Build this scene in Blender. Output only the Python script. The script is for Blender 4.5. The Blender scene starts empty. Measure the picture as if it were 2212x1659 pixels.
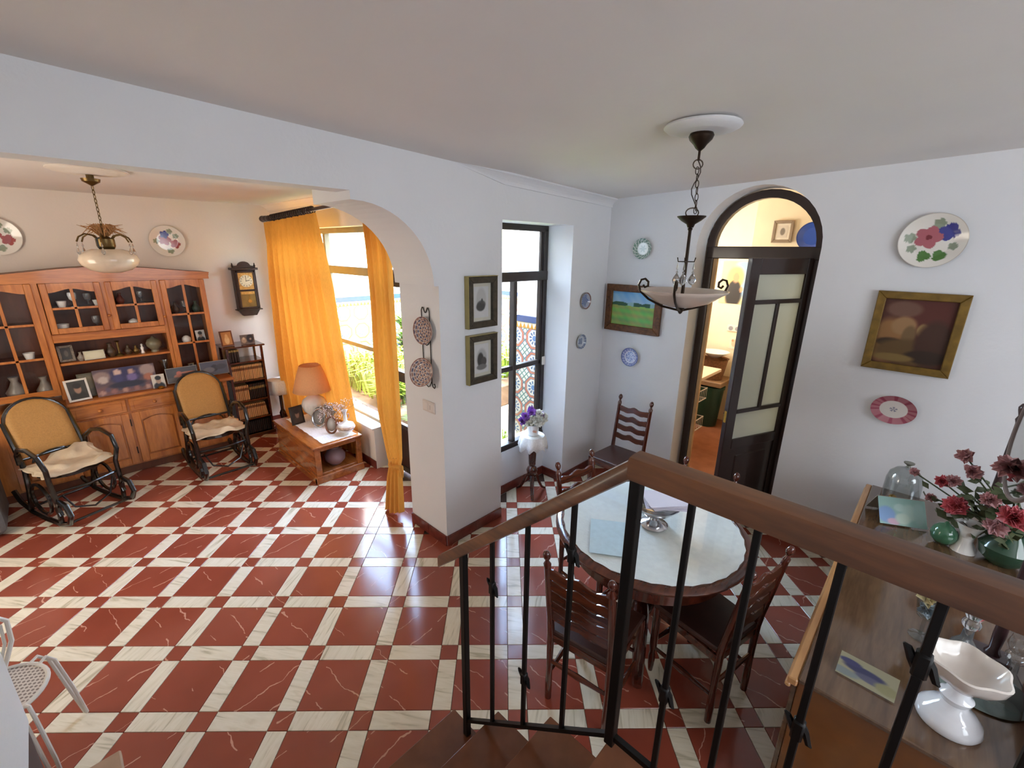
import bpy, bmesh, math, random
from math import pi, sin, cos, radians as R
from mathutils import Matrix, Vector
random.seed(7)
SC = bpy.context.scene
COL = SC.collection

# ------------------------------------------------------------------ camera
FPX, PITCH, ROLL, YAW, EYE = 960.19, .2925, .0135, -.0207, 2.1887
CAMR = Matrix.Rotation(YAW - pi/4, 3, 'Z') @ Matrix.Rotation(pi/2 - PITCH, 3, 'X') @ Matrix.Rotation(ROLL, 3, 'Z')
cd = bpy.data.cameras.new('camera'); cam = bpy.data.objects.new('camera', cd); COL.objects.link(cam)
cd.sensor_fit = 'HORIZONTAL'; cd.sensor_width = 36; cd.lens = 36*FPX/2212; cd.clip_start = .05
cam.matrix_world = Matrix.Translation((0, 0, EYE)) @ CAMR.to_4x4()
SC.camera = cam

def at(px, py, ax, v):
    """point of the plane x|y|z = v that is seen at a photo pixel"""
    d = CAMR @ Vector(((px-1106)/FPX, -(py-829.5)/FPX, -1)); i = 'XYZ'.index(ax)
    o = Vector((0, 0, EYE)); return o + d*((v-o[i])/d[i])

# ------------------------------------------------------------------ light
W = bpy.data.worlds.new('sky'); SC.world = W; W.use_nodes = True
wn = W.node_tree.nodes; wl = W.node_tree.links
bg = wn['Background']
sky = wn.new('ShaderNodeTexSky'); sky.sky_type = 'NISHITA'; sky.sun_disc = False
sky.sun_elevation = R(58); sky.sun_rotation = R(200); sky.air_density = 1.6; sky.dust_density = 4
wl.new(sky.outputs[0], bg.inputs[0]); bg.inputs[1].default_value = 2.9
sd = bpy.data.lights.new('sun', 'SUN'); sd.energy = 4.5; sd.angle = R(12); sd.color = (1, .95, .85)
sun = bpy.data.objects.new('sun', sd); COL.objects.link(sun)
sun.rotation_euler = Vector((-.12, .03, 1)).to_track_quat('Z', 'Y').to_euler()
def area(name, loc, aim, sx, sy, e, col=(1, 1, 1), portal=False):
    l = bpy.data.lights.new(name, 'AREA'); l.shape = 'RECTANGLE'; l.size = sx; l.size_y = sy; l.energy = e; l.color = col
    l.cycles.is_portal = portal
    o = bpy.data.objects.new(name, l); COL.objects.link(o); o.location = loc
    o.rotation_euler = Vector(aim).to_track_quat('-Z', 'Y').to_euler(); return o
area('portal_window', (2.36, 4.4, 1.3), (-1, 0, 0), 2.4, 2.7, 1, portal=True)
area('portal_recess', (2.8, 2.86, 1.4), (0, -1, 0), 1.0, 2.1, 1, portal=True)
area('hall_fill_light', (1.3, -2.7, 2.0), (.1, 1, -.02), 2.6, 1.3, 25, (.86, .93, 1))  # added fill lamp behind the camera; no window is built there
area('sitting_fill_light', (-1.75, 3.7, 1.5), (1, .35, .05), 1.4, 1.5, 17, (1, .89, .74))  # added unseen fill, tinted warm to imitate glow from the orange curtain
area('kitchen_fill_light', (5.05, 2.79, 1.95), (.05, -1, -.12), 1.1, 1.0, 19, (1, .95, .86))  # added out-of-view fill lamp; the kitchen wall has no window
SC.view_settings.view_transform = 'Standard'; SC.view_settings.look = 'None'; SC.view_settings.gamma = 1
SC.view_settings.use_curve_mapping = False
SC.view_settings.exposure = 1.55
SC.cycles.max_bounces = 10; SC.cycles.diffuse_bounces = 6; SC.cycles.sample_clamp_indirect = 6
SC.cycles.caustics_reflective = False; SC.cycles.caustics_refractive = False

# ------------------------------------------------------------------ materials
def lin(c):
    if isinstance(c, str): c = [int(c[i:i+2], 16)/255 for i in (0, 2, 4)]
    return tuple((x/12.92 if x <= .04045 else ((x+.055)/1.055)**2.4) for x in c[:3])
MATS = {}
class NT:
    def __init__(s, m): s.t = m.node_tree; s.n = m.node_tree.nodes; s.l = m.node_tree.links
    def new(s, t, **k):
        n = s.n.new(t)
        for a, b in k.items(): setattr(n, a, b)
        return n
    def put(s, sock, v):
        if isinstance(v, (int, float)): sock.default_value = v
        elif isinstance(v, tuple): sock.default_value = (*v, 1) if len(v) == 3 and sock.type == 'RGBA' else v
        else: s.l.new(v, sock)
    def m(s, op, a, b=0, c=0):
        n = s.new('ShaderNodeMath', operation=op)
        for i, v in enumerate((a, b, c)): s.put(n.inputs[i], v)
        return n.outputs[0]
    def mix(s, f, a, b, mode='MIX'):
        n = s.new('ShaderNodeMix', data_type='RGBA', blend_type=mode)
        s.put(n.inputs[0], f); s.put(n.inputs[6], a); s.put(n.inputs[7], b); return n.outputs[2]
    def ramp(s, f, stops):
        n = s.new('ShaderNodeValToRGB'); e = n.color_ramp.elements
        while len(e) < len(stops): e.new(.5)
        for x, (p, c) in zip(e, stops): x.position = p; x.color = (*c, 1) if len(c) == 3 else c
        s.l.new(f, n.inputs[0]); return n.outputs[0]
    def coord(s, which='Object', scale=(1, 1, 1), rot=(0, 0, 0), loc=None):
        c = s.new('ShaderNodeTexCoord').outputs[which]; mp = s.new('ShaderNodeMapping')
        s.l.new(c, mp.inputs[0]); mp.inputs['Scale'].default_value = scale; mp.inputs['Rotation'].default_value = rot
        if loc is not None: s.put(mp.inputs['Location'], loc)
        return mp.outputs[0]
    def noise(s, vec, scale=5, detail=3, dist=0):
        n = s.new('ShaderNodeTexNoise'); s.l.new(vec, n.inputs['Vector'])
        n.inputs['Scale'].default_value = scale; n.inputs['Detail'].default_value = detail; n.inputs['Distortion'].default_value = dist
        return n.outputs[0]
    def bump(s, h, strength=.2, dist=.01):
        n = s.new('ShaderNodeBump'); s.l.new(h, n.inputs['Height']); n.inputs['Strength'].default_value = strength
        n.inputs['Distance'].default_value = dist; s.l.new(n.outputs[0], s.n['Principled BSDF'].inputs['Normal'])
def mat(name, col='808080', rough=.5, metal=0, var=.12, vs=9, bump=0, bs=60, trans=0, spec=None, coat=0, sheen=0, fn=None, ior=None, emit=0):
    if name in MATS: return MATS[name]
    m = bpy.data.materials.new(name); m.use_nodes = True; t = NT(m); p = t.n['Principled BSDF']; c = lin(col)
    p.inputs['Roughness'].default_value = rough; p.inputs['Metallic'].default_value = metal
    p.inputs['Transmission Weight'].default_value = trans; p.inputs['Coat Weight'].default_value = coat
    p.inputs['Coat Roughness'].default_value = .08; p.inputs['Sheen Weight'].default_value = sheen
    if spec is not None: p.inputs['Specular IOR Level'].default_value = spec
    if ior: p.inputs['IOR'].default_value = ior
    p.inputs['Base Color'].default_value = (*c, 1)
    if fn: fn(t, p)
    else:
        v = t.coord()
        if var:
            a = tuple(x*(1-var) for x in c); b = tuple(min(1, x*(1+var)) for x in c)
            t.l.new(t.ramp(t.noise(v, vs), [(.3, a), (.7, b)]), p.inputs['Base Color'])
        if bump: t.bump(t.noise(v, bs, 4), bump)
    if emit: p.inputs['Emission Color'].default_value = (*c, 1); p.inputs['Emission Strength'].default_value = emit
    MATS[name] = m; return m
def wood(name, dark, light, rough=.35, scale=(1, 1, 8), freq=7, coat=.3, rot=(0, 0, 0)):
    def fn(t, p):
        sc = tuple(10/s if s > 1 else 10 for s in scale)
        v = t.coord('Object', sc, rot)
        n = t.noise(v, 1.6, 5, .5); n2 = t.noise(v, freq, 3, .3)
        f = t.m('ADD', t.m('MULTIPLY', n, .7), t.m('MULTIPLY', n2, .3))
        t.l.new(t.ramp(f, [(.32, lin(dark)), (.66, lin(light))]), p.inputs['Base Color'])
        t.bump(f, .05, .003)
    return mat(name, light, rough, coat=coat, fn=fn)
def painted():   # flat print or glaze colours carried by the mesh
    def fn(t, p):
        a = t.new('ShaderNodeAttribute', attribute_name='Col'); t.l.new(a.outputs[0], p.inputs['Base Color'])
    return fn
PRINT = mat('printed_paper', rough=.45, fn=painted())
GLAZE = mat('painted_glaze', rough=.12, coat=.5, fn=painted())
CANVAS = mat('painted_canvas', rough=.6, fn=painted())

PLASTER = mat('white_plaster', 'dfe0e3', .85, var=.02, vs=2, bump=.12, bs=45)
PLASTER_W = mat('sitting_room_plaster', 'e2d9cf', .85, var=.02, vs=2, bump=.1, bs=45)
CEIL = mat('ceiling_paint', 'e2dedb', .9, var=.03, vs=1.2, bump=.08, bs=30)
OUT = mat('patio_whitewash', 'dcdcd8', .9, var=.03)
KITW = mat('kitchen_wall_paint', 'eedfc2', .8, var=.03)
def veins(t, base, dark, vein, ang, sx, amount, seedmul=40):
    info = t.new('ShaderNodeObjectInfo'); r = info.outputs['Random']
    c = t.new('ShaderNodeTexCoord').outputs['Object']
    off = t.new('ShaderNodeCombineXYZ'); t.put(off.inputs[0], t.m('MULTIPLY', r, seedmul)); t.put(off.inputs[1], t.m('MULTIPLY', r, seedmul*1.7)); t.put(off.inputs[2], t.m('MULTIPLY', r, 9))
    add = t.new('ShaderNodeVectorMath', operation='ADD'); t.l.new(c, add.inputs[0]); t.l.new(off.outputs[0], add.inputs[1])
    turn = t.m('MULTIPLY', t.m('GREATER_THAN', t.m('FRACT', t.m('MULTIPLY', r, 7.31)), .5), pi/2)
    vr = t.new('ShaderNodeVectorRotate', rotation_type='Z_AXIS'); t.l.new(add.outputs[0], vr.inputs['Vector']); t.put(vr.inputs['Angle'], t.m('ADD', turn, ang))
    mp = t.new('ShaderNodeMapping'); t.l.new(vr.outputs[0], mp.inputs[0]); mp.inputs['Scale'].default_value = sx
    return r, mp.outputs[0]
def red_marble(t, p):
    r, v = veins(t, 0, 0, 0, R(38), (1, 1, 1), 1)
    sp = t.new('ShaderNodeSeparateXYZ'); t.l.new(v, sp.inputs[0])
    wob = t.noise(v, 9, 3, .2)
    yy = t.m('ADD', t.m('MULTIPLY', sp.outputs[1], 7.5), t.m('MULTIPLY', wob, .55))
    w = t.m('MULTIPLY', t.m('POWER', t.noise(v, 14, 2), 2), .07)
    line = t.m('LESS_THAN', t.m('ABSOLUTE', t.m('SUBTRACT', t.m('FRACT', yy), .5)), w)
    mask = t.m('GREATER_THAN', t.noise(v, 5.5, 2, .5), .49)
    base = t.ramp(t.noise(v, 2, 3), [(.3, lin('87402f')), (.7, lin('984c3a'))])
    t.l.new(t.mix(t.m('MULTIPLY', t.m('MULTIPLY', line, mask), .72), base, lin('d9a48c')), p.inputs['Base Color'])
def cream_marble(t, p):
    r, v = veins(t, 0, 0, 0, R(10), (2.2, 16, 1), 1)
    n = t.noise(v, 2.2, 4, .8)
    t.l.new(t.ramp(n, [(.3, lin('b9ae93')), (.43, lin('ddd3bb')), (.6, lin('e6ddc8')), (.75, lin('d2c7ab'))]), p.inputs['Base Color'])
REDM = mat('red_marble', rough=.16, fn=red_marble, coat=.15)
CREM = mat('cream_marble', rough=.18, fn=cream_marble, coat=.15)
SKIRT = mat('dark_red_marble_skirting', '6b2f27', .25, var=.3, vs=18)
TERRA = mat('glazed_terracotta', '6d4027', .22, var=.16, vs=12, bump=.03)
TERRA_R = mat('terracotta_riser', '5d2c1a', .35, var=.2, vs=14)
KFLOOR = mat('kitchen_floor_tile', 'a5684a', .25, var=.15, vs=6)
GROUT = mat('grout', '4f3a30', .8)
PINE = wood('honey_pine', '9c5520', 'cf8440', .32, (1, 1, 7))
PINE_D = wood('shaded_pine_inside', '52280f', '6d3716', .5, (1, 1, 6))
PINE_H = wood('honey_pine_rail', '9c5520', 'cf8440', .32, (7, 1, 1))
MAHO = wood('dark_mahogany', '2c120b', '5a2517', .2, (1, 1, 5), coat=.6)
MAHO_H = wood('mahogany_crosswise', '32150d', '64301c', .2, (6, 1, 1), coat=.6)
RAILW = wood('handrail_wood', '43240f', '7d4c26', .34, (1, 7, 1), coat=.25)
CHESTN = wood('chestnut_table', '7a3f1a', 'b06a34', .22, (1, 6, 1), coat=.6)
BRNW = wood('sideboard_wood', '4a3322', '6e5238', .16, (7, 1, 1), coat=.6)
EDGEW = wood('light_oak_edge', '9c6a3c', 'c99660', .35, (8, 1, 1), coat=.3)
DOORW = mat('dark_brown_paint', '2a1814', .3, var=.2, coat=.3)
FLARE_FRAME = mat('flare_lightened_frame', '8c8266', .5, var=.1)  # dark frame lightened in its colour to stand in for window flare
IRON = mat('dark_window_iron', '3b3431', .4, metal=.3, var=.15)
BLACKI = mat('black_railing_iron', '12100f', .45, metal=.5, var=.2)
BRONZE = mat('aged_bronze', '33261c', .4, metal=.7, var=.3)
BENT = mat('black_bentwood', '15100d', .22, var=.2, coat=.5)
WHITE_M = mat('white_enamelled_metal', 'd8d3cb', .35, var=.05)
BRASS = mat('brass', 'b58b3c', .25, metal=1, var=.1)
SILVER = mat('silver', 'c9c9cc', .15, metal=1, var=.08)
PORC = mat('white_porcelain', 'e6e3df', .15, var=.03, coat=.4)
OPAL = mat('white_opaline_glass', 'eceef2', .1, var=.02, coat=.6)
ALAB = mat('alabaster_glass', 'cdbcae', .3, var=.06, vs=5, coat=.3)
LACE = mat('white_lace', 'eceae8', .9, var=.08, vs=80, bump=.4, bs=160)
GREENP = mat('green_plastic', '173c2d', .4)
def glassfn(tint, alpha, rough=.03):
    def fn(t, p):
        out = t.n['Material Output']; tr = t.new('ShaderNodeBsdfTransparent'); tr.inputs[0].default_value = (*tint, 1)
        gl = t.new('ShaderNodeBsdfGlossy'); gl.inputs['Roughness'].default_value = rough
        lw = t.new('ShaderNodeLayerWeight'); lw.inputs[0].default_value = .5
        mx = t.new('ShaderNodeMixShader'); t.put(mx.inputs[0], t.m('ADD', t.m('MULTIPLY', t.m('POWER', lw.outputs['Facing'], 5), .9), alpha+.035)); t.l.new(tr.outputs[0], mx.inputs[1]); t.l.new(gl.outputs[0], mx.inputs[2])
        t.l.new(mx.outputs[0], out.inputs['Surface'])
    return fn
GLASS = mat('clear_window_glass', fn=glassfn((.995, .998, .998), -.015))
CLEAR = mat('clear_glassware', fn=glassfn((.86, .88, .88), .05, .05))
CRYST = mat('cut_crystal', 'f2f4f6', .05, trans=.9, var=0, ior=1.5)
def frosted(t, p):
    out = t.n['Material Output']; d = t.new('ShaderNodeBsdfDiffuse'); d.inputs[0].default_value = (*lin('d3d3c6'), 1)
    tl = t.new('ShaderNodeBsdfTranslucent'); tl.inputs[0].default_value = (*lin('d9dccf'), 1)
    gl = t.new('ShaderNodeBsdfGlossy'); gl.inputs['Roughness'].default_value = .25
    a = t.new('ShaderNodeMixShader'); a.inputs[0].default_value = .5; t.l.new(d.outputs[0], a.inputs[1]); t.l.new(tl.outputs[0], a.inputs[2])
    b = t.new('ShaderNodeMixShader'); b.inputs[0].default_value = .06; t.l.new(a.outputs[0], b.inputs[1]); t.l.new(gl.outputs[0], b.inputs[2])
    t.l.new(b.outputs[0], out.inputs['Surface'])
FROST = mat('frosted_glass', fn=frosted)
def cloth(col, tcol, f):
    def fn(t, p):
        out = t.n['Material Output']; d = t.new('ShaderNodeBsdfDiffuse'); tl = t.new('ShaderNodeBsdfTranslucent')
        v = t.coord('Object', (60, 60, 6)); n = t.noise(v, 3, 2)
        c = lin(col); t.l.new(t.ramp(n, [(.3, tuple(x*.85 for x in c)), (.7, c)]), d.inputs[0]); tl.inputs[0].default_value = (*lin(tcol), 1)
        a = t.new('ShaderNodeMixShader'); a.inputs[0].default_value = f; t.l.new(d.outputs[0], a.inputs[1]); t.l.new(tl.outputs[0], a.inputs[2])
        t.l.new(a.outputs[0], out.inputs['Surface'])
    return fn
CURT = mat('orange_curtain_cloth', fn=cloth('dea050', 'e89838', .15))
SHADE = mat('apricot_lampshade', fn=cloth('f4c392', 'ffd0a0', .35))
def azulejo(t, p):
    v = t.coord('Object'); sp = t.new('ShaderNodeSeparateXYZ'); t.l.new(v, sp.inputs[0])
    ax = t.m('ADD', sp.outputs[0], sp.outputs[1]); z = sp.outputs[2]; P = .28
    u = t.m('SUBTRACT', t.m('FRACT', t.m('DIVIDE', t.m('ADD', ax, 20), P)), .5)
    w = t.m('SUBTRACT', t.m('FRACT', t.m('DIVIDE', t.m('ADD', z, 19.87), P)), .5)
    r = t.m('SQRT', t.m('ADD', t.m('MULTIPLY', u, u), t.m('MULTIPLY', w, w)))
    a = t.m('ARCTAN2', w, u)
    au = t.m('ABSOLUTE', u); aw = t.m('ABSOLUTE', w)
    octo = t.m('MAXIMUM', t.m('MAXIMUM', au, aw), t.m('MULTIPLY', t.m('ADD', au, aw), .7071))
    def band(x, lo, hi): return t.m('MULTIPLY', t.m('GREATER_THAN', x, lo), t.m('LESS_THAN', x, hi))
    col = t.mix(band(octo, .34, .43), lin('96948a'), lin('7d4c38'))
    col = t.mix(band(octo, .43, .45), col, lin('20406a'))
    col = t.mix(band(octo, .32, .335), col, lin('20406a'))
    pet = t.m('MULTIPLY', band(r, .14, .27), t.m('GREATER_THAN', t.m('SINE', t.m('MULTIPLY', a, 10)), -.1))
    col = t.mix(pet, col, lin('2c4462'))
    col = t.mix(t.m('LESS_THAN', r, .11), col, lin('3a5678'))
    d1 = t.m('ABSOLUTE', t.m('SUBTRACT', t.m('FRACT', t.m('MULTIPLY', t.m('ADD', u, w), 4)), .5))
    d2 = t.m('ABSOLUTE', t.m('SUBTRACT', t.m('FRACT', t.m('MULTIPLY', t.m('SUBTRACT', u, w), 4)), .5))
    dg = t.m('MULTIPLY', t.m('GREATER_THAN', octo, .45), t.m('LESS_THAN', t.m('MINIMUM', d1, d2), .12))
    col = t.mix(dg, col, lin('2a5452'))
    tri = t.m('GREATER_THAN', t.m('MULTIPLY', t.m('ABSOLUTE', t.m('SUBTRACT', t.m('FRACT', t.m('MULTIPLY', ax, 18)), .5)), .12), t.m('SUBTRACT', z, 1.37))
    b1 = t.mix(tri, lin('a39c86'), lin('805a1c'))
    col = t.mix(t.m('GREATER_THAN', z, 1.37), col, b1)
    col = t.mix(t.m('GREATER_THAN', z, 1.435), col, lin('182e50'))
    t.l.new(col, p.inputs['Base Color'])
AZUL = mat('patterned_azulejo', rough=.3, fn=azulejo)

# ------------------------------------------------------------------ geometry helpers
def Rz(a): return Matrix.Rotation(a, 4, 'Z')
def T(x, y, z): return Matrix.Translation((x, y, z))
class G:
    def __init__(s): s.bm = bmesh.new()
    def box(s, c, d, bev=0, M=None):
        r = bmesh.ops.create_cube(s.bm, size=1); vs = r['verts']
        X = Matrix.Translation(c) @ Matrix.Diagonal((*d, 1))
        if M is not None: X = M @ X
        bmesh.ops.transform(s.bm, matrix=X, verts=vs)
        if bev:
            es = {e for v in vs for e in v.link_edges}
            bmesh.ops.bevel(s.bm, geom=list(es), offset=bev, segments=1, affect='EDGES')
        return s
    def b2(s, a, b, bev=0, M=None):
        return s.box([(a[i]+b[i])/2 for i in range(3)], [abs(b[i]-a[i]) for i in range(3)], bev, M)
    def ring(s, pts):
        return [s.bm.verts.new(p) for p in pts]
    def skin(s, rings, closed_u=True, cap=True, loop=False):
        n = len(rings[0]); m = len(rings)
        for k in range(m if loop else m-1):
            a, b = rings[k], rings[(k+1) % m]
            for i in range(n if closed_u else n-1):
                j = (i+1) % n
                try: s.bm.faces.new((a[i], a[j], b[j], b[i]))
                except ValueError: pass
        if cap and not loop and closed_u:
            for q in (rings[0][::-1], rings[-1]):
                try: s.bm.faces.new(q)
                except ValueError: pass
    def lathe(s, prof, c=(0, 0, 0), seg=20, M=None, sx=1, sy=1, fl=None):
        X = T(*c) if M is None else M @ T(*c)
        rs = []
        for r, z in prof:
            r = max(r, .0004)
            rs.append(s.ring([X @ Vector((r*sx*cos(2*pi*i/seg)*(1+(fl(i, r) if fl else 0)), r*sy*sin(2*pi*i/seg)*(1+(fl(i, r) if fl else 0)), z)) for i in range(seg)]))
        s.skin(rs); return s
    def tube(s, pts, r, seg=8, closed=False, flat=1):
        pts = [Vector(p) for p in pts]; n = len(pts); rs = []; up = Vector((0, 0, 1)); prev = None
        for i, p in enumerate(pts):
            if closed: d = pts[(i+1) % n]-pts[i-1]
            else: d = pts[min(i+1, n-1)]-pts[max(i-1, 0)]
            d.normalize()
            if prev is None:
                a = d.cross(up);
                if a.length < .05: a = d.cross(Vector((0, 1, 0)))
            else: a = prev - d*prev.dot(d)
            a.normalize(); prev = a; b = d.cross(a); rr = r[i] if isinstance(r, (list, tuple)) else r
            rs.append(s.ring([p + a*(rr*cos(2*pi*k/seg)) + b*(rr*flat*sin(2*pi*k/seg)) for k in range(seg)]))
        s.skin(rs, loop=closed); return s
    def prism(s, poly, h, M=None, bev=0):
        X = M if M is not None else Matrix()
        a = s.ring([X @ Vector((x, y, 0)) for x, y in poly]); b = s.ring([X @ Vector((x, y, h)) for x, y in poly])
        fs = [s.bm.faces.new(a[::-1]), s.bm.faces.new(b)]
        n = len(poly)
        for i in range(n): fs.append(s.bm.faces.new((a[i], a[(i+1) % n], b[(i+1) % n], b[i])))
        if bev: bmesh.ops.bevel(s.bm, geom=list(fs[0].edges)+list(fs[1].edges), offset=bev, segments=1, affect='EDGES')
        return s
    def sheet(s, nu, nv, fn):
        rs = [s.ring([fn(i/nu, j/nv) for i in range(nu+1)]) for j in range(nv+1)]
        s.skin(rs, closed_u=False, cap=False); return s
    def ball(s, c, r, sub=2, sc=(1, 1, 1)):
        q = bmesh.ops.create_icosphere(s.bm, subdivisions=sub, radius=r)
        bmesh.ops.transform(s.bm, matrix=Matrix.Translation(c) @ Matrix.Diagonal((*sc, 1)), verts=q['verts']); return s
    def obj(s, name, m, parent=None, smooth=False, kind=None, world=False, solid=0, label=None, M=None):
        bmesh.ops.recalc_face_normals(s.bm, faces=s.bm.faces)
        me = bpy.data.meshes.new(name); s.bm.to_mesh(me); s.bm.free(); me.materials.append(m)
        if smooth:
            me.polygons.foreach_set('use_smooth', [True]*len(me.polygons))
            me.set_sharp_from_angle(angle=R(42))
        o = bpy.data.objects.new(name, me); COL.objects.link(o)
        if M is not None: o.matrix_world = M
        link(o, parent, world)
        if kind: o['kind'] = kind
        if label: o['label'] = label
        if solid:
            md = o.modifiers.new('thickness', 'SOLIDIFY'); md.thickness = solid; md.offset = 0
        return o
def mw(o):
    m = Matrix.LocRotScale(o.location, o.rotation_euler, o.scale)
    return (mw(o.parent) @ o.matrix_parent_inverse @ m) if o.parent else m
def link(o, parent, world=False):
    if parent is not None:
        o.parent = parent
        if world: o.matrix_parent_inverse = mw(parent).inverted()
def tag(o, label, cat, group=None):
    o['label'] = label; o['category'] = cat
    if group: o['group'] = group
    return o
def thing(name, label, cat, loc=(0, 0, 0), rz=0, group=None):
    o = bpy.data.objects.new(name, None); COL.objects.link(o); o.empty_display_size = .05
    o.location = loc; o.rotation_euler = (0, 0, rz); return tag(o, label, cat, group)
def holder(name):
    o = bpy.data.objects.new(name, None); COL.objects.link(o); o['kind'] = 'structure'; o.empty_display_size = .05; return o
def dup(root, loc=None, rz=None, label=None, group=None):
    def cp(o, par):
        c = o.copy(); COL.objects.link(c)
        if par is not None: c.parent = par
        for ch in kids.get(o, []): cp(ch, c)
        return c
    kids = {}
    stack = [root]
    while stack:
        q = stack.pop(); kids[q] = list(q.children); stack += kids[q]
    r = cp(root, None)
    if loc is not None: r.location = loc
    if rz is not None: r.rotation_euler = (0, 0, rz)
    if label: r['label'] = label
    if group: r['group'] = group
    return r
def inst(src, name, parent, loc, rz=0, world=False):
    o = bpy.data.objects.new(name, src); COL.objects.link(o); o.location = loc; o.rotation_euler = (0, 0, rz); link(o, parent, world); return o
def colored(o, cols):
    a = o.data.color_attributes.new('Col', 'FLOAT_COLOR', 'POINT')
    flat = []
    for c in cols: flat += [*lin(c), 1]
    a.data.foreach_set('color', flat)
def picture(name, w, h, fn, parent=None, M=None, nx=26, ny=30, m=None, th=.002, world=False):
    """thin printed sheet in the local XZ plane facing -Y, centred; fn(u,v)->sRGB, u to the right, v up"""
    g = G(); vs = []; cols = []
    for j in range(ny+1):
        row = []
        for i in range(nx+1):
            row.append(g.bm.verts.new((-w/2+w*i/nx, 0, -h/2+h*j/ny))); cols.append(fn(i/nx, j/ny))
        vs.append(row)
    for j in range(ny):
        for i in range(nx): g.bm.faces.new((vs[j][i], vs[j][i+1], vs[j+1][i+1], vs[j+1][i]))
    for v in g.bm.verts: v.index = -1
    g.bm.verts.index_update()
    o = g.obj(name, m or PRINT, None); colored(o, cols)
    md = o.modifiers.new('thickness', 'SOLIDIFY'); md.thickness = th; md.offset = -1
    if M is not None: o.matrix_world = M
    link(o, parent, world); return o
def H(c): return tuple(int(c[i:i+2], 16)/255 for i in (0, 2, 4))
def blobs(bgc, L, soft=.3):
    L = [(a, b, c, d, H(e)) for a, b, c, d, e in L]; bgc = H(bgc)
    def fn(u, v):
        col = bgc
        for (x, y, rx, ry, c) in L:
            d = math.sqrt(((u-x)/rx)**2+((v-y)/ry)**2)
            if d < 1.15:
                k = min(1, (1.15-d)/soft); col = tuple(a*(1-k)+b*k for a, b in zip(col, c))
        return col
    return fn
def plate(name, rad, fn, label, p, face, group=None, depth=.02, sy=1):
    """wall plate centred at p, its painted side looking along `face`"""
    n = 32; seg = 96; prof = [(rad*k/n, -depth*(1-((k/n-.6)/.4)**1 if k/n > .6 else 1)+0) for k in range(n+1)]
    g = G(); cols = []; rs = []
    for r, z in prof:
        ring = []
        for i in range(seg):
            a = 2*pi*i/seg; rr = max(r, .0005); ring.append(g.bm.verts.new((rr*cos(a), rr*sin(a)*sy, z+depth+.006))); cols.append(fn(r/rad, a))
        rs.append(ring)
    back = [(rad*.99, depth-.002), (rad*.6, -.0), (.0005, 0)]
    for r, z in back:
        ring = [g.bm.verts.new((r*cos(2*pi*i/seg), r*sin(2*pi*i/seg)*sy, z)) for i in range(seg)]; cols += [(.75, .72, .66)]*seg; rs.append(ring)
    g.skin(rs, cap=False); g.bm.verts.index_update()
    o = g.obj(name, GLAZE, None, smooth=True); colored(o, cols)
    f = Vector(face).normalized(); up = Vector((0, 0, 1)); x = up.cross(f).normalized(); y = f.cross(x)
    Mx = Matrix((x, y, f)).transposed().to_4x4(); Mx.translation = p
    o.matrix_world = Mx; return tag(o, label, 'plate', group)
def frame(name, w, h, fw, dep, mt, label, cat, M, prn, inner=None, group=None, matw=0, tm=None, bev=.004):
    """framed picture: moulding with four mitred sides as one part, optional mount, printed sheet. local XZ, faces -Y"""
    t = thing(name, label, cat); t.matrix_world = M
    if group: t['group'] = group
    g = G()
    for a in range(4):
        L, o2 = (w, h) if a % 2 == 0 else (h, w)
        poly = [(-L/2, -o2/2), (L/2, -o2/2), (L/2-fw, -o2/2+fw), (-L/2+fw, -o2/2+fw)]
        X = Matrix.Rotation(a*pi/2, 4, 'Y') @ Matrix.Rotation(pi/2, 4, 'X')
        g.prism(poly, dep, X, bev)
    g.obj('picture_frame', mt, t)
    b = G().box((0, -.004, 0), (w-fw, .004, h-fw)).obj('backing', mat('backing_board', '6b5a44', .8), t)
    iw, ih = w-2*fw, h-2*fw
    if inner:
        G().box((0, -.009, 0), (iw+.004, .004, ih+.004)).obj('mount', inner, t); iw -= 2*matw; ih -= 2*matw
    picture('print', iw, ih, prn, t, T(0, -.0125, 0), m=tm, **({'nx': 56, 'ny': 60} if w > .25 else {}))
    return t
def facing(p, f):
    """matrix whose -Y looks along f"""
    y = -Vector(f).normalized(); z = Vector((0, 0, 1)); x = y.cross(z).normalized(); z = x.cross(y)
    M = Matrix((x, y, z)).transposed().to_4x4(); M.translation = p; return M

# ------------------------------------------------------------------ the setting
D, A1, A2, B, C = 3.75, 2.37, 2.83, 5.98, 2.04       # door wall x, arch wall near/far y, hutch wall y, window wall x
def zc(x, y): return 2.875 - .037*x - .04*y
def struct(g, name, m, parent=None, **k): return g.obj(name, m, parent, kind=None if parent else 'structure', **k)

floor = struct(G().b2((-2, -3, -.1), (4.05, 6.3, -.012)), 'floor', GROUT)
S_ = .38
def grid(i, j):
    x = (i-3.7778)*S_; y = (j+4.2188)*S_; return (.70711*(x+y), .70711*(y-x))
def seen(x, y, z=0):
    v = CAMR.transposed() @ (Vector((x, y, z-EYE)))
    if v.z > -.2: return False
    px, py = 1106+FPX*v.x/-v.z, 829.5-FPX*v.y/-v.z
    return -120 < px < 2330 and -60 < py < 1800
def infloor(x, y):
    return (-.5 < x < 3.85 and -1.7 < y < 2.45 and not (x < .9 and y < 1.15) and (y > -.7 or x > .9)) or (-1.9 < x < 1.85 and 2.2 < y < 2.95) or (-1.9 < x < 2.15 and 2.8 < y < 6.05) or (2.3 < x < 3.3 and 2.3 < y < 2.65)
def tilemesh(lx, ly, m, nm):
    g = G().box((0, 0, -.006), (lx-.0025, ly-.0025, .012), .0012); me = bpy.data.meshes.new(nm); g.bm.to_mesh(me); g.bm.free(); me.materials.append(m); return me
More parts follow.
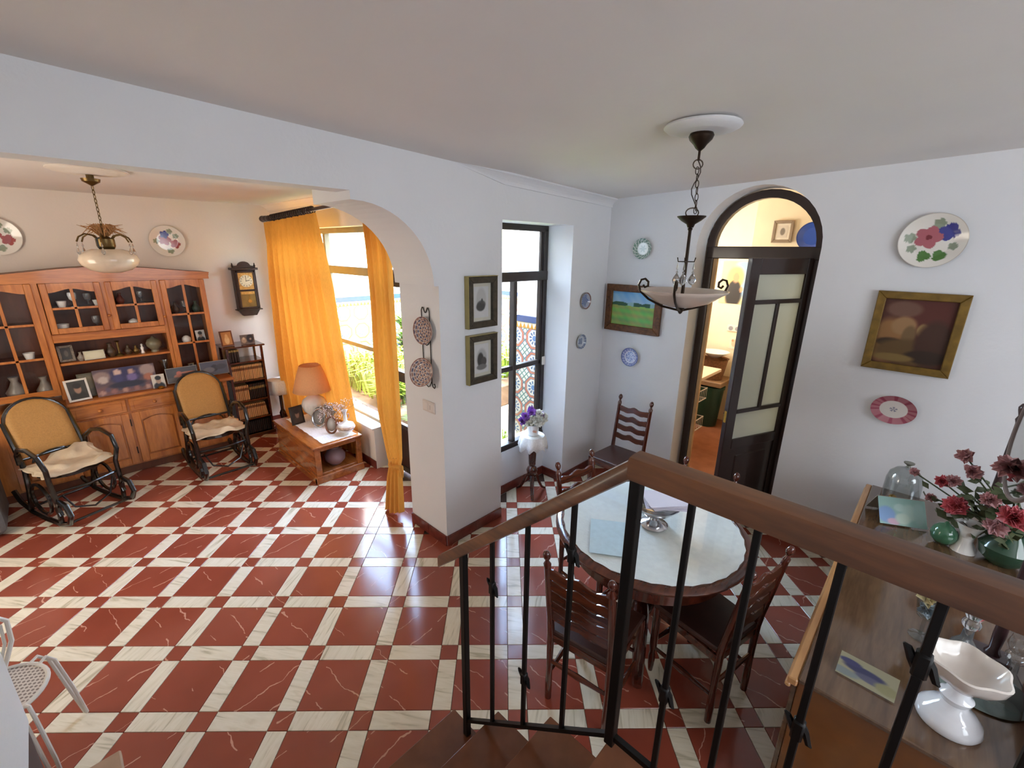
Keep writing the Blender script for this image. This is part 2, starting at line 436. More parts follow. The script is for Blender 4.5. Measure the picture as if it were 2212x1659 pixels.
kinds = {'red_tile': (tilemesh(.285, .285, REDM, 'red_tile'), lambda i, j: (i+.5, j+.5)),
         'corner_inset': (tilemesh(.095, .095, REDM, 'corner_inset'), lambda i, j: (i, j)),
         'row_strip': (tilemesh(.285, .095, CREM, 'row_strip'), lambda i, j: (i+.5, j)),
         'column_strip': (tilemesh(.095, .285, CREM, 'column_strip'), lambda i, j: (i, j+.5))}
for nm, (me, f) in kinds.items():
    near, rest = [], []
    for i in range(-16, 16):
        for j in range(-10, 18):
            x, y = grid(*f(i, j))
            if infloor(x, y): (near if seen(x, y) else rest).append((x, y))
    near.sort(key=lambda p: p[0]**2+p[1]**2); rest += near[295:]
    for x, y in near[:295]: inst(me, nm, floor, (x, y, 0), -pi/4)
    if rest:
        g = G()
        for x, y in rest:
            lx, ly = (.285 if nm in ('red_tile', 'row_strip') else .095), (.285 if nm in ('red_tile', 'column_strip') else .095)
            g.box((0, 0, -.006), (lx-.0025, ly-.0025, .012), 0, T(x, y, 0) @ Rz(-pi/4))
        g.obj(nm+'s_beyond', me.materials[0], floor, kind='stuff')

# ceilings
g = G(); X0, X1, Y0, Y1 = -2.0, 4.05, -3.0, A1+.2
g.skin([g.ring([(X0, Y0, zc(X0, Y0)+k), (X1, Y0, zc(X1, Y0)+k), (X1, Y1, zc(X1, Y1)+k), (X0, Y1, zc(X0, Y1)+k)]) for k in (0, .12)])
struct(g, 'ceiling', CEIL)
struct(G().b2((-2, A1+.16, 2.65), (1.22, A2, 2.66)).b2((-2, A2-.02, 2.65), (2.3, 6.3, 2.8)), 'ceiling.001', CEIL)
# arch wall: beam, quarter arch and pillar
pts = [(1.22, 2.435)]
for k in range(1, 15):
    a = pi/2*(1-k/14); pts.append((1.235+.505*cos(a), 1.96+.475*sin(a)))
pts += [(1.79, 1.96), (1.79, 2.95), (1.22, 2.95)]
g = G()
front = [(-2, 2.48), (1.22, 2.48)]+pts+[(-2, 2.95)]
g.prism(front, .15, T(0, A1+.15, 0) @ Matrix.Rotation(pi/2, 4, 'X'))
g.prism(pts, A2-A1-.15, T(0, A2, 0) @ Matrix.Rotation(pi/2, 4, 'X')).b2((-2, A1+.15, 2.66), (1.22, A2, 2.95))
struct(g, 'wall_arch', PLASTER)
struct(G().b2((1.775, A1, 0), (2.35, A2, 2.95)), 'wall_pillar', PLASTER)
struct(G().b2((2.35, A1, 2.395), (3.19, A2, 2.95)).b2((2.35, 2.62, -.05), (3.19, A2, .42)), 'wall_recess', PLASTER)
struct(G().b2((3.19, A1, 0), (3.5, 2.70, 2.95)).b2((3.5, A1, 0), (D+.3, A2, 2.95)), 'wall_corner', PLASTER)
# window wall of the sitting room
struct(G().b2((C, A2, 2.38), (2.34, 6.3, 2.95)).b2((C, A2, 0), (2.34, 2.96, 2.38)).b2((C, 5.6, 0), (2.34, 6.3, 2.38)).b2((C, 3.88, 0), (2.34, 5.6, .43)), 'wall_window_side', PLASTER_W)
struct(G().b2((-2, B, 0), (2.04, 6.3, 2.95)), 'wall_back', PLASTER_W)
# left side of the sitting room, closed; an added fill lamp stands before it
struct(G().b2((-2.1, A2, 0), (-1.9, 6.3, 2.95)), 'wall_left', PLASTER_W)
# door wall with the arched opening
ya, yb, zs = .687, 1.545, 2.235; yc, rr = (ya+yb)/2, (yb-ya)/2
poly = [(yb, 0), (A1, 0), (A1, 2.95), (-3, 2.95), (-3, 0), (ya, 0), (ya, zs)]
for k in range(1, 20):
    a = pi*(1-k/20); poly.append((yc+rr*cos(a), zs+rr*sin(a)))
poly += [(yb, zs)]
MYZ = Matrix(((0, 0, 1, 0), (1, 0, 0, 0), (0, 1, 0, 0), (0, 0, 0, 1)))
struct(G().prism(poly, .3, T(D, 0, 0) @ MYZ), 'wall_right', PLASTER)
# stair side wall at the lower left and hall walls behind the camera
struct(G().b2((-.6, -3, .70), (-.312, 1.86, 2.95)), 'wall_stair_side', PLASTER)
struct(G().b2((-.6, -3, 0), (-.318, 1.85, .70)), 'wall_stair_base', mat('dark_panel_base', '2b1c20', .5, var=.2))
struct(G().b2((-2.0, -3.2, 0), (4.05, -3.0, 2.95)), 'wall_hall', PLASTER)
struct(G().b2((-2.1, -3, 0), (-2.0, A2, 2.95)), 'wall_hall_left', PLASTER)
# stair flight and landing
st = holder('stairs')
yn = [1.232, .99, .745, .487]
for k in range(4):
    z = .17*(k+1); y0 = yn[k+1] if k < 3 else -3
    xe = [.93, .975, 1.01, 1.0][k]
    G().b2((-.312, y0-.02, z-.03), (xe, yn[k], z), .003).obj('tread' if k < 3 else 'landing', TERRA, st)
    G().b2((-.312, yn[k]-.04, z-.17), (xe-.012, yn[k]-.018, z-.03)).obj('riser', TERRA_R, st)
    G().b2((-.312, y0, 0), (xe-.02, yn[k]-.04, z-.03)).obj('string_wall', PLASTER, st)
# skirting pieces
def skirting(name, p, q, nrm, h=.085, th=.013, L=.3):
    par = holder(name); p = Vector((*p, 0)); q = Vector((*q, 0)); n = Vector((*nrm, 0)); d = q-p; N = max(1, round(d.length/L))
    for k in range(N):
        a = p+d*(k/N); b = p+d*((k+1)/N); m_ = (a+b)/2+n*(th/2); e = (b-a).length-.002
        ang = math.atan2(d.y, d.x)
        G().box((0, 0, h/2), (e, th, h), .002).obj('skirting_tile', SKIRT, par, M=T(m_.x, m_.y, 0) @ Rz(ang))
skirting('baseboard_pillar', (1.775, A1), (2.35, A1), (0, -1)); skirting('baseboard_jamb', (1.775, A1), (1.775, A2), (-1, 0))
skirting('baseboard_recess', (2.35, 2.62), (3.19, 2.62), (0, -1)); skirting('baseboard_reveal', (3.19, A1), (3.19, 2.62), (-1, 0))
skirting('baseboard_corner', (3.19, A1), (D, A1), (0, -1)); skirting('baseboard_door_wall', (D, 1.545), (D, A1), (-1, 0))
skirting('baseboard_right', (D, -1.8), (D, .687), (-1, 0)); skirting('baseboard_window', (C, 3.88), (C, 5.98), (-1, 0))
skirting('baseboard_back', (1.65, B), (C, B), (0, -1))
# cornices
def cornice(name, p, q, inward, z0, z1, m, r=.05, taper=0):
    p = Vector((*p, z0)); q = Vector((*q, z1)); n = Vector((*inward, 0))
    prof = [(0, 0), (r, 0), (r, -.012), (r*.75, -.02), (r*.45, -.035), (r*.25, -.05), (.012, -.058), (.012, -.075), (0, -.075)]
    es = [(p, 1), (q, 1)] if not taper else [(p, .05), (p.lerp(q, taper), 1), (q, 1)]
    g = G(); g.skin([g.ring([e + n*(a*k) + Vector((0, 0, b*k)) for a, b in prof]) for e, k in es]); struct(g, name, m)
cornice('trim_1', (C, A2), (C, B), (-1, 0), 2.655, 2.655, PLASTER_W, .09)
cornice('trim_2', (1.9, A1), (D, A1), (0, -1), zc(1.9, A1)+.004, zc(D, A1)+.004, PLASTER, .06, .25)

# ------------------------------------------------------------------ patio
struct(G().b2((2.34, A2, -.06), (7, 7, -.005)), 'ground', mat('patio_paving', 'b8ac98', .8, var=.15, vs=3))
patio = struct(G().b2((2.0, 6.3, 0), (7, 6.6, 2.35)), 'wall_patio_far', OUT)
struct(G().b2((5.6, 3.2, 0), (5.9, 6.5, 1.9)), 'wall_patio_east', OUT)
struct(G().b2((3.62, A2, 0), (3.95, 3.40, 2.6)), 'wall_patio_near', mat('shaded_whitewash', 'b4b5b2', .9, var=.05))  # white wall greyed in its colour to stand in for shade
struct(G().b2((3.95, 3.0, 0), (7, 3.2, 2.0)), 'wall_patio_side', OUT)
def dado(name, p, q, nrm, ztop=1.505):
    par = holder(name); p = Vector((*p, 0)); q = Vector((*q, 0)); n = Vector((*nrm, 0)); d = (q-p); Ln = d.length; d.normalize()
    N = int(Ln/.14+.99); cnt = 0; g2 = G(); any2 = False
    for k in range(N):
        for r in range(10):
            z1 = 1.37-.14*r; z0 = z1-.14
            if z1 < .15: continue
            a = p+d*(.14*k); b = p+d*min(.14*(k+1), Ln); cnt += 1
            lo = a+n*.0; hi = b+n*.012
            g = G().b2((lo.x, lo.y, z0+.001), (hi.x, hi.y, z1-.001)) if abs(d.x) > .5 else G().b2((lo.x, lo.y, z0+.001), (hi.x, hi.y, z1-.001))
            if cnt <= 280: g.obj('wall_tile', AZUL, par)
            else:
                me = bpy.data.meshes.new('t'); g.bm.to_mesh(me); g.bm.free(); g2.bm.from_mesh(me); any2 = True
        a = p+d*(.14*k); b = p+d*min(.14*(k+1), Ln)
        G().b2((a.x, a.y, 1.371), ((b+n*.014).x, (b+n*.014).y, 1.434)).obj('border_tile', AZUL, par)
        G().b2((a.x, a.y, 1.436), ((b+n*.02).x, (b+n*.02).y, 1.505)).obj('cap_tile', AZUL, par)
    if any2: g2.obj('wall_tiles_beyond', AZUL, par, kind='stuff')
dado('trim_3', (2.34, 6.3), (5.0, 6.3), (0, -1)); dado('trim_4', (3.62, 2.84), (3.62, 3.40), (-1, 0)); dado('trim_5', (5.6, 4.6), (5.6, 6.3), (-1, 0))
LEAFS = [mat('leaf_green', '557d26', .5, var=.3, vs=6), mat('leaf_yellow_green', '86a034', .5, var=.25, vs=6), mat('leaf_deep_green', '3f7034', .45, var=.3, vs=6)]
POT = mat('terracotta_pot', 'a5623c', .7, var=.15)
def plant(x, y, h, w, n, m, label, broad=.02, seed=1, up=.6, z0=.32):
    rnd = random.Random(seed)
    t = thing('potted_plant', label, 'plant', (x, y, z0-.17), 0, 'plants in the patio')
    G().lathe([(.001, 0), (.09, 0), (.12, .2), (.135, .2), (.135, .23), (.115, .23), (.1, .2), (.001, .2)], seg=16).obj('pot', POT, t, smooth=True)
    g = G()
    for k in range(n):
        a = rnd.uniform(0, 2*pi); L = h*rnd.uniform(.45, 1); out = w*rnd.uniform(.3, 1); b = broad*rnd.uniform(.6, 1.3)
        zb = .2+(rnd.uniform(0, h*.55) if broad > .03 else 0)
        d = Vector((cos(a), sin(a), 0)); s = Vector((-sin(a), cos(a), 0)); prev = None
        for i in range(5):
            u = i/4; p = d*(out*u**1.3) + Vector((0, 0, zb+(L-zb*.5)*(u*up*1.6-u*u*(up*.9)) )); wd = b*(sin(pi*min(u*.92+.08, 1))+.05)
            r = [g.bm.verts.new(p-s*wd), g.bm.verts.new(p+s*wd)]
            if prev: g.bm.faces.new((prev[0], prev[1], r[1], r[0]))
            prev = r
    g.obj('foliage', m, t, kind='stuff', solid=.001)
struct(G().b2((2.36, 4.35, 0), (5.55, 6.28, .3), .01), 'ground.001', mat('planter_soil', '5d4a38', .9, var=.3, vs=8))
plant(2.95, 5.75, 1.0, 0.38, 260, LEAFS[1], 'tall spiky yellow-green plant beside the near edge of the wide curtain', .02, 1)
plant(3.35, 4.95, .95, 0.38, 260, LEAFS[0], 'arching strap-leaved plant below the tiled wall through the left window', .016, 2)
plant(2.76, 4.75, .85, 0.36, 300, LEAFS[1], 'fine-leaved bright plant just outside the sitting room window sill', .012, 3)
plant(3.75, 5.8, 1.2, 0.36, 180, LEAFS[0], 'leafy bush against the far tiled patio wall', .045, 4)
plant(2.76, 3.98, .8, 0.34, 220, LEAFS[0], 'grassy plant outside the glazed patio door', .014, 5, z0=.17)
plant(4.35, 5.2, 1.45, 0.42, 380, LEAFS[1], 'tall bright bush reaching the blue tile cap, left part of the narrow window', .045, 6, .75)
plant(4.75, 4.2, 1.25, 0.42, 240, LEAFS[1], 'broad-leaved bright plant behind the narrow window', .055, 7, z0=.17)
plant(3.55, 3.95, .8, 0.34, 140, LEAFS[2], 'plant with long glossy leaves low behind the narrow window', .035, 8, z0=.17)
plant(2.85, 3.25, .55, 0.29, 220, LEAFS[0], 'small grassy plant just outside the narrow window', .01, 9, z0=.17)

rnd = random.Random(31)
for (x0, x1, y0, y1, hh, n_, lab) in ((2.72, 5.0, 4.6, 5.95, .55, 2400, 'dense bed of long green and yellow-green leaves filling the patio planter'), (2.5, 3.4, 3.0, 3.7, .22, 400, 'low tufts of grassy leaves on the patio paving by the narrow window')):
    g = G()
    for k in range(n_):
        x, y = rnd.uniform(x0, x1), rnd.uniform(y0, y1); a = rnd.uniform(0, 6.28); h = hh*rnd.uniform(.4, 1.2); w = rnd.uniform(.006, .016); d = Vector((cos(a), sin(a), 0))*h*rnd.uniform(.2, .7); s_ = Vector((-sin(a), cos(a), 0))*w; b = Vector((x, y, .3 if hh > .3 else 0))
        m1 = b+d*.4+Vector((0, 0, h*.8)); tip = b+d+Vector((0, 0, h*.75))
        v = [g.bm.verts.new(q) for q in (b-s_, b+s_, m1+s_, m1-s_, tip)]; g.bm.faces.new(v[:4]); g.bm.faces.new((v[3], v[2], v[4]))
    tag(g.obj('grass', mat('long_leaf', '7a9433', .5, var=.35, vs=3), kind='stuff'), lab, 'grass')
# ------------------------------------------------------------------ windows and doors
def pane(name, parent, c, d): return G().box(c, d).obj(name, GLASS, parent)
w1 = holder('window_1'); fx = 2.2
def bar(par, a, b, m=IRON, bev=.004, nm='frame_bar'): return G().b2(a, b, bev).obj(nm, FLARE_FRAME if (par is w1 and m is IRON) else m, par)
bar(w1, (fx-.03, 3.88, 2.33), (fx+.03, 5.6, 2.38)); bar(w1, (fx-.03, 3.88, 1.93), (fx+.03, 5.6, 2.01)); bar(w1, (fx-.03, 3.9, .43), (fx+.03, 5.6, .47))
for y in (3.90, 4.88, 5.57): bar(w1, (fx-.029, y-.022, .43), (fx+.029, y+.022, 2.36))
bar(w1, (fx-.02, 3.9, 1.19), (fx+.02, 4.88, 1.235)); bar(w1, (fx-.035, 3.93, 1.17), (fx-.02, 3.98, 1.25), nm='window_catch')
for y0, y1 in ((3.92, 4.86), (4.9, 5.55)):
    pane('window_pane', w1, (fx, (y0+y1)/2, 1.2), (.005, y1-y0, 1.46)); pane('window_pane', w1, (fx, (y0+y1)/2, 2.17), (.005, y1-y0, .32))
bar(w1, (C-.02, 3.88, .43), (fx-.03, 5.6, .445), PLASTER_W, 0, 'window_sill')
d1 = holder('door_1')
bar(d1, (fx-.03, 2.96, 2.33), (fx+.03, 3.88, 2.38)); bar(d1, (fx-.035, 2.96, 1.92), (fx+.035, 3.88, 2.01)); 
for y in (2.985, 3.855): bar(d1, (fx-.03, y-.025, 0), (fx+.03, y+.025, 2.36))
for y0, y1 in ((3.01, 3.42), (3.425, 3.83)):
    lf = G().b2((fx-.02, y0, .03), (fx+.02, y1, .09), .003).b2((fx-.02, y0, 1.86), (fx+.02, y1, 1.92), .003).b2((fx-.02, y0, .03), (fx+.02, y0+.05, 1.92), .003).b2((fx-.02, y1-.05, .03), (fx+.02, y1, 1.92), .003).b2((fx-.02, y0, .98), (fx+.02, y1, 1.08), .003).b2((fx-.02, y0, .5), (fx+.02, y1, .54), .003).obj('door_leaf', IRON, d1)
    G().b2((fx-.012, y0+.04, .08), (fx+.012, y1-.04, .51)).obj('panel', DOORW, lf)
    for z0, z1 in ((.54, .98), (1.08, 1.86)): pane('window_pane', lf, (fx, (y0+y1)/2, (z0+z1)/2), (.005, y1-y0-.1, z1-z0))
G().ball((fx-.04, 3.39, 1.03), .02).obj('door_handle', BRASS, d1, smooth=True)
pane('window_pane', d1, (fx, 3.42, 2.17), (.005, .82, .32))
for z in (.25, .95, 1.7): bar(d1, (fx-.05, 3.83, z), (fx-.03, 3.86, z+.07), nm='hinge')
w2 = holder('window_2'); fy = 2.665
bar(w2, (2.3, fy-.03, 2.345), (3.19, fy+.03, 2.395)); bar(w2, (2.3, fy-.035, 1.935), (3.19, fy+.035, 2.015)); bar(w2, (2.3, fy-.04, .42), (3.19, fy+.03, .475))
bar(w2, (3.14, fy-.03, .42), (3.19, fy+.03, 2.37)); bar(w2, (2.76, fy-.03, .45), (2.80, fy+.03, 1.95)); bar(w2, (3.105, fy-.02, .46), (3.14, fy+.02, 1.94)); bar(w2, (2.3, fy-.03, .42), (2.34, fy+.03, 2.37))
bar(w2, (2.34, fy-.02, 1.16), (3.14, fy+.02, 1.205)); bar(w2, (3.145, fy-.045, 1.15), (3.185, fy-.03, 1.23), WHITE_M, nm='window_catch')
for x0, x1 in ((2.34, 2.76), (2.80, 3.105)):
    pane('window_pane', w2, ((x0+x1)/2, fy, .82), (x1-x0, .005, .68)); pane('window_pane', w2, ((x0+x1)/2, fy, 1.57), (x1-x0, .005, .73))
pane('window_pane', w2, (2.75, fy, 2.18), (.8, .005, .33))
bar(w2, (3.11, fy-.015, 2.015), (3.135, fy+.015, 2.35))
# arched kitchen door: fixed frame, transom light and one open leaf
d2 = holder('door_2'); fx = 3.97
def arc(r, n=20): return [(yc+r*cos(pi*k/n), zs+r*sin(pi*k/n)) for k in range(n+1)]
o_, i_ = arc(rr-.012), arc(rr-.072)
g = G()
for X in (0,):
    a = [(yc+rr-.012, 0)]+o_+[(yc-rr+.012, 0)]; b = [(yc+rr-.072, 0)]+i_+[(yc-rr+.072, 0)]
    rs = []
    for (p, q) in zip(a, b): rs.append(g.ring([(fx-.03, p[0], p[1]), (fx+.03, p[0], p[1]), (fx+.03, q[0], q[1]), (fx-.03, q[0], q[1])]))
    g.skin(rs)
g.obj('door_frame', DOORW, d2)
G().b2((fx-.035, ya+.02, 2.145), (fx+.035, yb-.02, 2.24), .006).obj('transom_bar', DOORW, d2)
g = G(); g.prism([(yc+rr-.075, zs)]+arc(rr-.075)[1:-1]+[(yc-rr+.075, zs)], .005, T(fx, 0, 0) @ MYZ); g.obj('fan_light', GLASS, d2)
G().b2((fx-.02, yb-.072-.03, 0), (fx+.02, yb-.072, 2.145), .003).obj('door_stop', mat('pale_stop_wood', 'c6a376', .5), d2)
hx, hy = 3.925, .765; ang = math.atan2(.24, -.56)
ML = T(hx, hy, 0) @ Rz(ang); Lw = .615
g = G()
def lb(a, b): g.b2((a[0], -.02, a[1]), (b[0], .02, b[1]), .004)
lb((0, .02), (.05, 2.16)); lb((Lw-.09, .02), (Lw, 2.16)); lb((.05, 2.05), (Lw-.09, 2.16)); lb((.05, 1.845), (Lw-.09, 1.875)); lb((.05, 1.03), (Lw-.09, 1.06)); lb((.27, 1.05), (.30, 1.86)); lb((.05, .74), (Lw-.09, .82)); lb((.05, .02), (Lw-.09, .16))
lf = g.obj('door_leaf', DOORW, d2, M=ML)
def lp(nm, a, b, m, th=.008): return G().b2((a[0], -th/2, a[1]), (b[0], th/2, b[1])).obj(nm, m, lf)
for a, b in (((.05, 1.875), (.525, 2.05)), ((.05, 1.06), (.27, 1.845)), ((.30, 1.06), (.525, 1.845)), ((.05, .82), (.525, 1.03))): lp('frosted_pane', a, b, FROST)
lp('panel', (.05, .16), (.525, .74), DOORW, .02); G().b2((.12, -.018, .22), (.46, .018, .68), .008).obj('raised_panel', DOORW, lf)
G().b2((Lw-.005, -.010, .97), (Lw+.002, .010, 1.06)).obj('lock_plate', BRASS, lf)
G().tube([(Lw-.045, -.02, 1.02), (Lw-.045, -.05, 1.02), (Lw-.14, -.055, 1.015)], .008).obj('door_handle', DOORW, lf, smooth=True)

# ------------------------------------------------------------------ kitchen beyond the arched door
struct(G().b2((4.05, -.3, -.1), (6.6, 3.2, -.004)), 'floor.001', KFLOOR)
struct(G().b2((6.1, 1.66, 0), (6.3, 3.0, 3)).b2((5.5, -.3, 0), (6.3, 1.66, 3)), 'wall_kitchen_back', KITW)
struct(G().b2((4.05, 2.83, 0), (6.3, 3.0, 3)), 'wall_kitchen_left', KITW); struct(G().b2((4.05, -.5, 0), (6.3, -.3, 3)), 'wall_kitchen_right', KITW)
struct(G().b2((4.05, -.5, 2.85), (6.3, 3.0, 3)), 'ceiling.002', KITW)
skirting('baseboard_kitchen', (5.5, .8), (5.5, 1.66), (-1, 0), .11)
t = thing('kitchen_counter', 'pale kitchen worktop unit just inside the arched door', 'counter', (4.9, 2.2, 0))
G().b2((4.55, 1.70, .87), (5.27, 2.8, .905), .004).obj('worktop', mat('pale_worktop', 'e5c9a8', .3, var=.05), t, world=True)
G().b2((4.55, 2.05, 0), (5.25, 2.8, .87)).obj('cabinet', mat('cream_cabinet', 'b89a78', .4), t, world=True)
for z in (.62, .28):
    t = thing('wire_basket', 'white wire basket stand under the worktop, %s basket' % ('upper' if z > .5 else 'lower'), 'basket', (4.75, 1.9, z))
    g = G()
    for zz in (z, z+.12): g.tube([(4.6, 1.72, zz), (4.95, 1.72, zz), (4.95, 2.0, zz), (4.6, 2.0, zz)], .007, 6, True)
    g.obj('rim', WHITE_M, t, world=True)
    g = G()
    for k in range(8): g.tube([(4.6+.05*k, 1.72, z+.12), (4.6+.05*k, 1.72, z), (4.6+.05*k, 2.0, z), (4.6+.05*k, 2.0, z+.12)], .003, 4)
    g.obj('wires', WHITE_M, t, world=True)
t = thing('waste_bin', 'dark green plastic bin on the kitchen floor', 'bin', (5.82, 1.98, 0))
G().lathe([(.001, 0), (.13, 0), (.165, .5), (.175, .5), (.175, .53), (.15, .53), (.14, .5), (.001, .05)], seg=18).obj('body', GREENP, t, smooth=True)
G().lathe([(.001, .56), (.1, .56), (.178, .535), (.178, .525), (.001, .525)], seg=18).obj('lid', GREENP, t, smooth=True)
t = thing('wicker_basket', 'brown wicker basket behind the kitchen worktop', 'basket', (5.85, 2.0, .62))
G().lathe([(.001, 0), (.13, 0), (.17, .26), (.18, .27), (.16, .26), (.12, .03), (.001, .03)], seg=18, fl=lambda i, r: .03*(i % 2)).obj('body', mat('wicker', '7b5233', .8, var=.3, vs=40), t, smooth=True)
tag(G().b2((5.65, 1.80, .56), (6.09, 2.3, .62), .005).obj('wall_shelf', mat('shelf_wood_k', '8b6a4a', .5), M=None), 'low brown shelf that carries the wicker basket in the kitchen', 'shelf')
t = tag(G().lathe([(.001, 0), (.05, 0), (.17, .07), (.175, .075), (.16, .07), (.04, .015), (.001, .015)], seg=20).obj('bowl', PORC, smooth=True, M=T(5.85, 2.0, .9)), 'white bowl lying on the wicker basket in the kitchen', 'bowl')
t = tag(G().b2((6.075, 1.80, 1.22), (6.1, 1.97, 1.30), .004).obj('socket_plate', WHITE_M), 'double white wall socket on the kitchen wall', 'socket')
for y in (1.845, 1.925): G().lathe([(.001, 0), (.028, 0), (.028, .003), (.001, .003)], seg=14, M=T(6.075, y, 1.26) @ Matrix.Rotation(-pi/2, 4, 'Y')).obj('socket', mat('socket_grey', '8d8d92', .5), t)
picture('wall_poster', .34, .52, blobs('e2cf9a', [(.75, .6, .4, .45, '8fb2d6'), (.5, .62, .3, .27, 'f2dc7a'), (.5, .2, .28, .3, '2a2420'), (.5, .42, .2, .14, '2a2420'), (.52, .63, .12, .13, 'cf9a70'), (.75, .35, .06, .06, 'cf9a70')]), M=facing((6.09, 1.965, 1.83), (-1, 0, 0)))
tag(bpy.context.scene.objects['wall_poster'], 'colour poster of a haloed figure in dark clothes on the kitchen wall', 'poster')
frame('small_picture', .19, .22, .03, .02, mat('greyish_frame', '8d7b66', .5), 'small grey-brown framed picture seen through the fan light', 'picture', facing((5.49, 1.376, 2.41), (-1, 0, 0)), blobs('cfc6b8', [(.5, .5, .25, .3, '7f776c')]), mat('mount_cream', 'ddd5c5', .8), matw=.02)
plate('blue_plate', .14, lambda r, a: H('3558b8') if r < .93 else H('2a479c'), 'plain bright blue plate seen through the fan light', Vector((5.495, 1.10, 2.36)), (-1, 0, 0))
picture('recipe_card', .12, .16, blobs('e9dcc8', [(.5, .5, .3, .3, 'e3b79a'), (.3, .7, .12, .1, 'd98a66')]), M=facing((6.092, 1.86, 1.07), (-1, 0, 0)))
tag(bpy.context.scene.objects['recipe_card'], 'small pale card stuck below the kitchen socket', 'card')

# ------------------------------------------------------------------ stair railing
XR = .90
t = thing('stair_railing', 'black iron stair railing with a thick wooden handrail at the landing', 'railing', (XR, .442, .68))
ytop = lambda y: 1.669-.88*(y-.442) if y > .442 else 1.669
def railpiece(name, p, q, w=.03, h=.06, cap=0):
    p, q = Vector(p), Vector(q)
    prof = [(-w, .006), (-w, h*.82), (-w*.82, h*.97), (0, h), (w*.82, h*.97), (w, h*.82), (w, h*.4), (w*.85, h*.33), (w*.85, .006), (w*.6, 0), (-w*.6, 0)]
    g = G(); g.skin([g.ring([e+Vector((a, 0, b)) for a, b in prof]) for e in (p, q)]); return g.obj(name, RAILW, t, smooth=True, world=True)
railpiece('handrail', (XR, 1.232, ytop(1.232)), (XR, .45, 1.669), .028, .057); railpiece('handrail', (XR, .455, 1.669), (XR, -1.6, 1.669), .032, .062)
def post(y, z0, z1, w, nm='baluster'): return G().box((XR, y, (z0+z1)/2), (w, w, z1-z0), .002).obj(nm, BLACKI, t, world=True)
post(1.105, .17, ytop(1.105)+.012, .025, 'newel_post'); post(.442, .80, 1.68, .028, 'newel_post')
zb = lambda y: .253+(1.105-y)*.875 if y > .442 else .833
g = G(); rs = [g.ring([(XR-.008, y, zb(y)-.012), (XR+.008, y, zb(y)-.012), (XR+.008, y, zb(y)+.006), (XR-.008, y, zb(y)+.006)]) for y in (1.105, .443, .435, -1.6)]
g.skin(rs); g.obj('bottom_rail', BLACKI, t, world=True)
cols = {.947: 1.038, .786: .754, .617: 1.356, .308: 1.105, .035: 1.253, -.098: 1.532, -.235: 1.158}
for y in (.947, .786, .617, .308, .174, .035, -.098, -.235, -.39, -.54, -.69, -.84, -1.0, -1.15, -1.3, -1.45):
    b = post(y, zb(y), ytop(y)+.01, .0145)
    if y in cols:
        z = cols[y]; g = G().box((XR, y, z), (.022, .022, .05), .004)
        for s in (1, -1): g.tube([(XR, y, z-s*.02), (XR+.004, y+s*.012, z), (XR, y+s*.022, z+s*.022), (XR, y+s*.028, z+s*.026)], [.008, .008, .006, .002], 6)
        g.obj('twisted_collar', BLACKI, b, smooth=True, world=True)

# ------------------------------------------------------------------ dining table
tx, ty = 2.065, .915
t = thing('round_dining_table', 'round dark wood dining table with a moulded rim behind the railing', 'table', (tx, ty, 0))
G().lathe([(.001, .705), (.47, .705), (.495, .712), (.512, .728), (.515, .738), (.505, .748), (.48, .75), (.001, .75)], seg=64).obj('tabletop', MAHO_H, t, smooth=True)
G().lathe([(.40, .60), (.425, .60), (.425, .705), (.40, .705)], seg=48).obj('apron', MAHO, t, smooth=True)
G().lathe([(.001, .2), (.07, .2), (.085, .26), (.06, .31), (.045, .40), (.055, .5), (.08, .56), (.06, .62), (.12, .66), (.14, .705), (.001, .705)], seg=24).obj('pedestal', MAHO, t, smooth=True)
for k in range(4):
    a = k*pi/2+.5; d = Vector((cos(a), sin(a), 0))
    G().tube([d*.03+Vector((0, 0, .3)), d*.14+Vector((0, 0, .27)), d*.25+Vector((0, 0, .13)), d*.33+Vector((0, 0, .045)), d*.38+Vector((0, 0, .03))], [.035, .04, .035, .028, .024], 8).obj('leg', MAHO, t, smooth=True)
cl = G().lathe([(.001, .0), (.466, .0), (.468, .003), (.001, .003)], seg=64, fl=lambda i, r: (.012 if i % 2 else 0) if r > .1 else 0).obj('tablecloth', mat('pale_lace_cloth', 'eef3ee', .8, var=.04, vs=30, bump=.3, bs=90), M=T(tx, ty, .751))
tag(cl, 'round white lace cloth under the glass on the dining table', 'tablecloth')
gl = G().lathe([(.001, .0), (.472, .0), (.475, .003), (.472, .006), (.001, .006)], seg=64).obj('table_glass', GLASS, smooth=True, M=T(tx, ty, .7555)); tag(gl, 'round clear glass sheet covering the lace tablecloth', 'glass')
t = thing('footed_bowl', 'silver footed bowl full of papers in the middle of the dining table', 'bowl', (2.065, .895, .762))
G().lathe([(.001, 0), (.07, 0), (.075, .007), (.058, .024), (.026, .038), (.02, .06), (.034, .07), (.085, .09), (.118, .124), (.126, .136), (.11, .13), (.07, .095), (.001, .08)], seg=32, fl=lambda i, r: .03*(i % 4 == 0) if r > .05 else 0).obj('bowl', SILVER, t, smooth=True)
for k in range(7):
    tag(G().b2((-.105, -.075, 0), (.105, .075, .0015)).obj('paper_sheet', mat('white_paper', 'dcd8e4', .7, var=.02), M=T(2.095+.008*(k % 3), .865-.006*(k % 2), .901+.0035*k) @ Rz(-.75+.12*((k*5) % 4-1.5)) @ Matrix.Rotation(.05, 4, 'X')), ['topmost white paper sheet of the pile on the silver bowl', 'white paper sheet inside the pile on the silver bowl', 'lowest white paper sheet of the pile, touching the silver bowl'][0 if k == 6 else 2 if k == 0 else 1], 'paper', 'papers piled on the silver bowl')
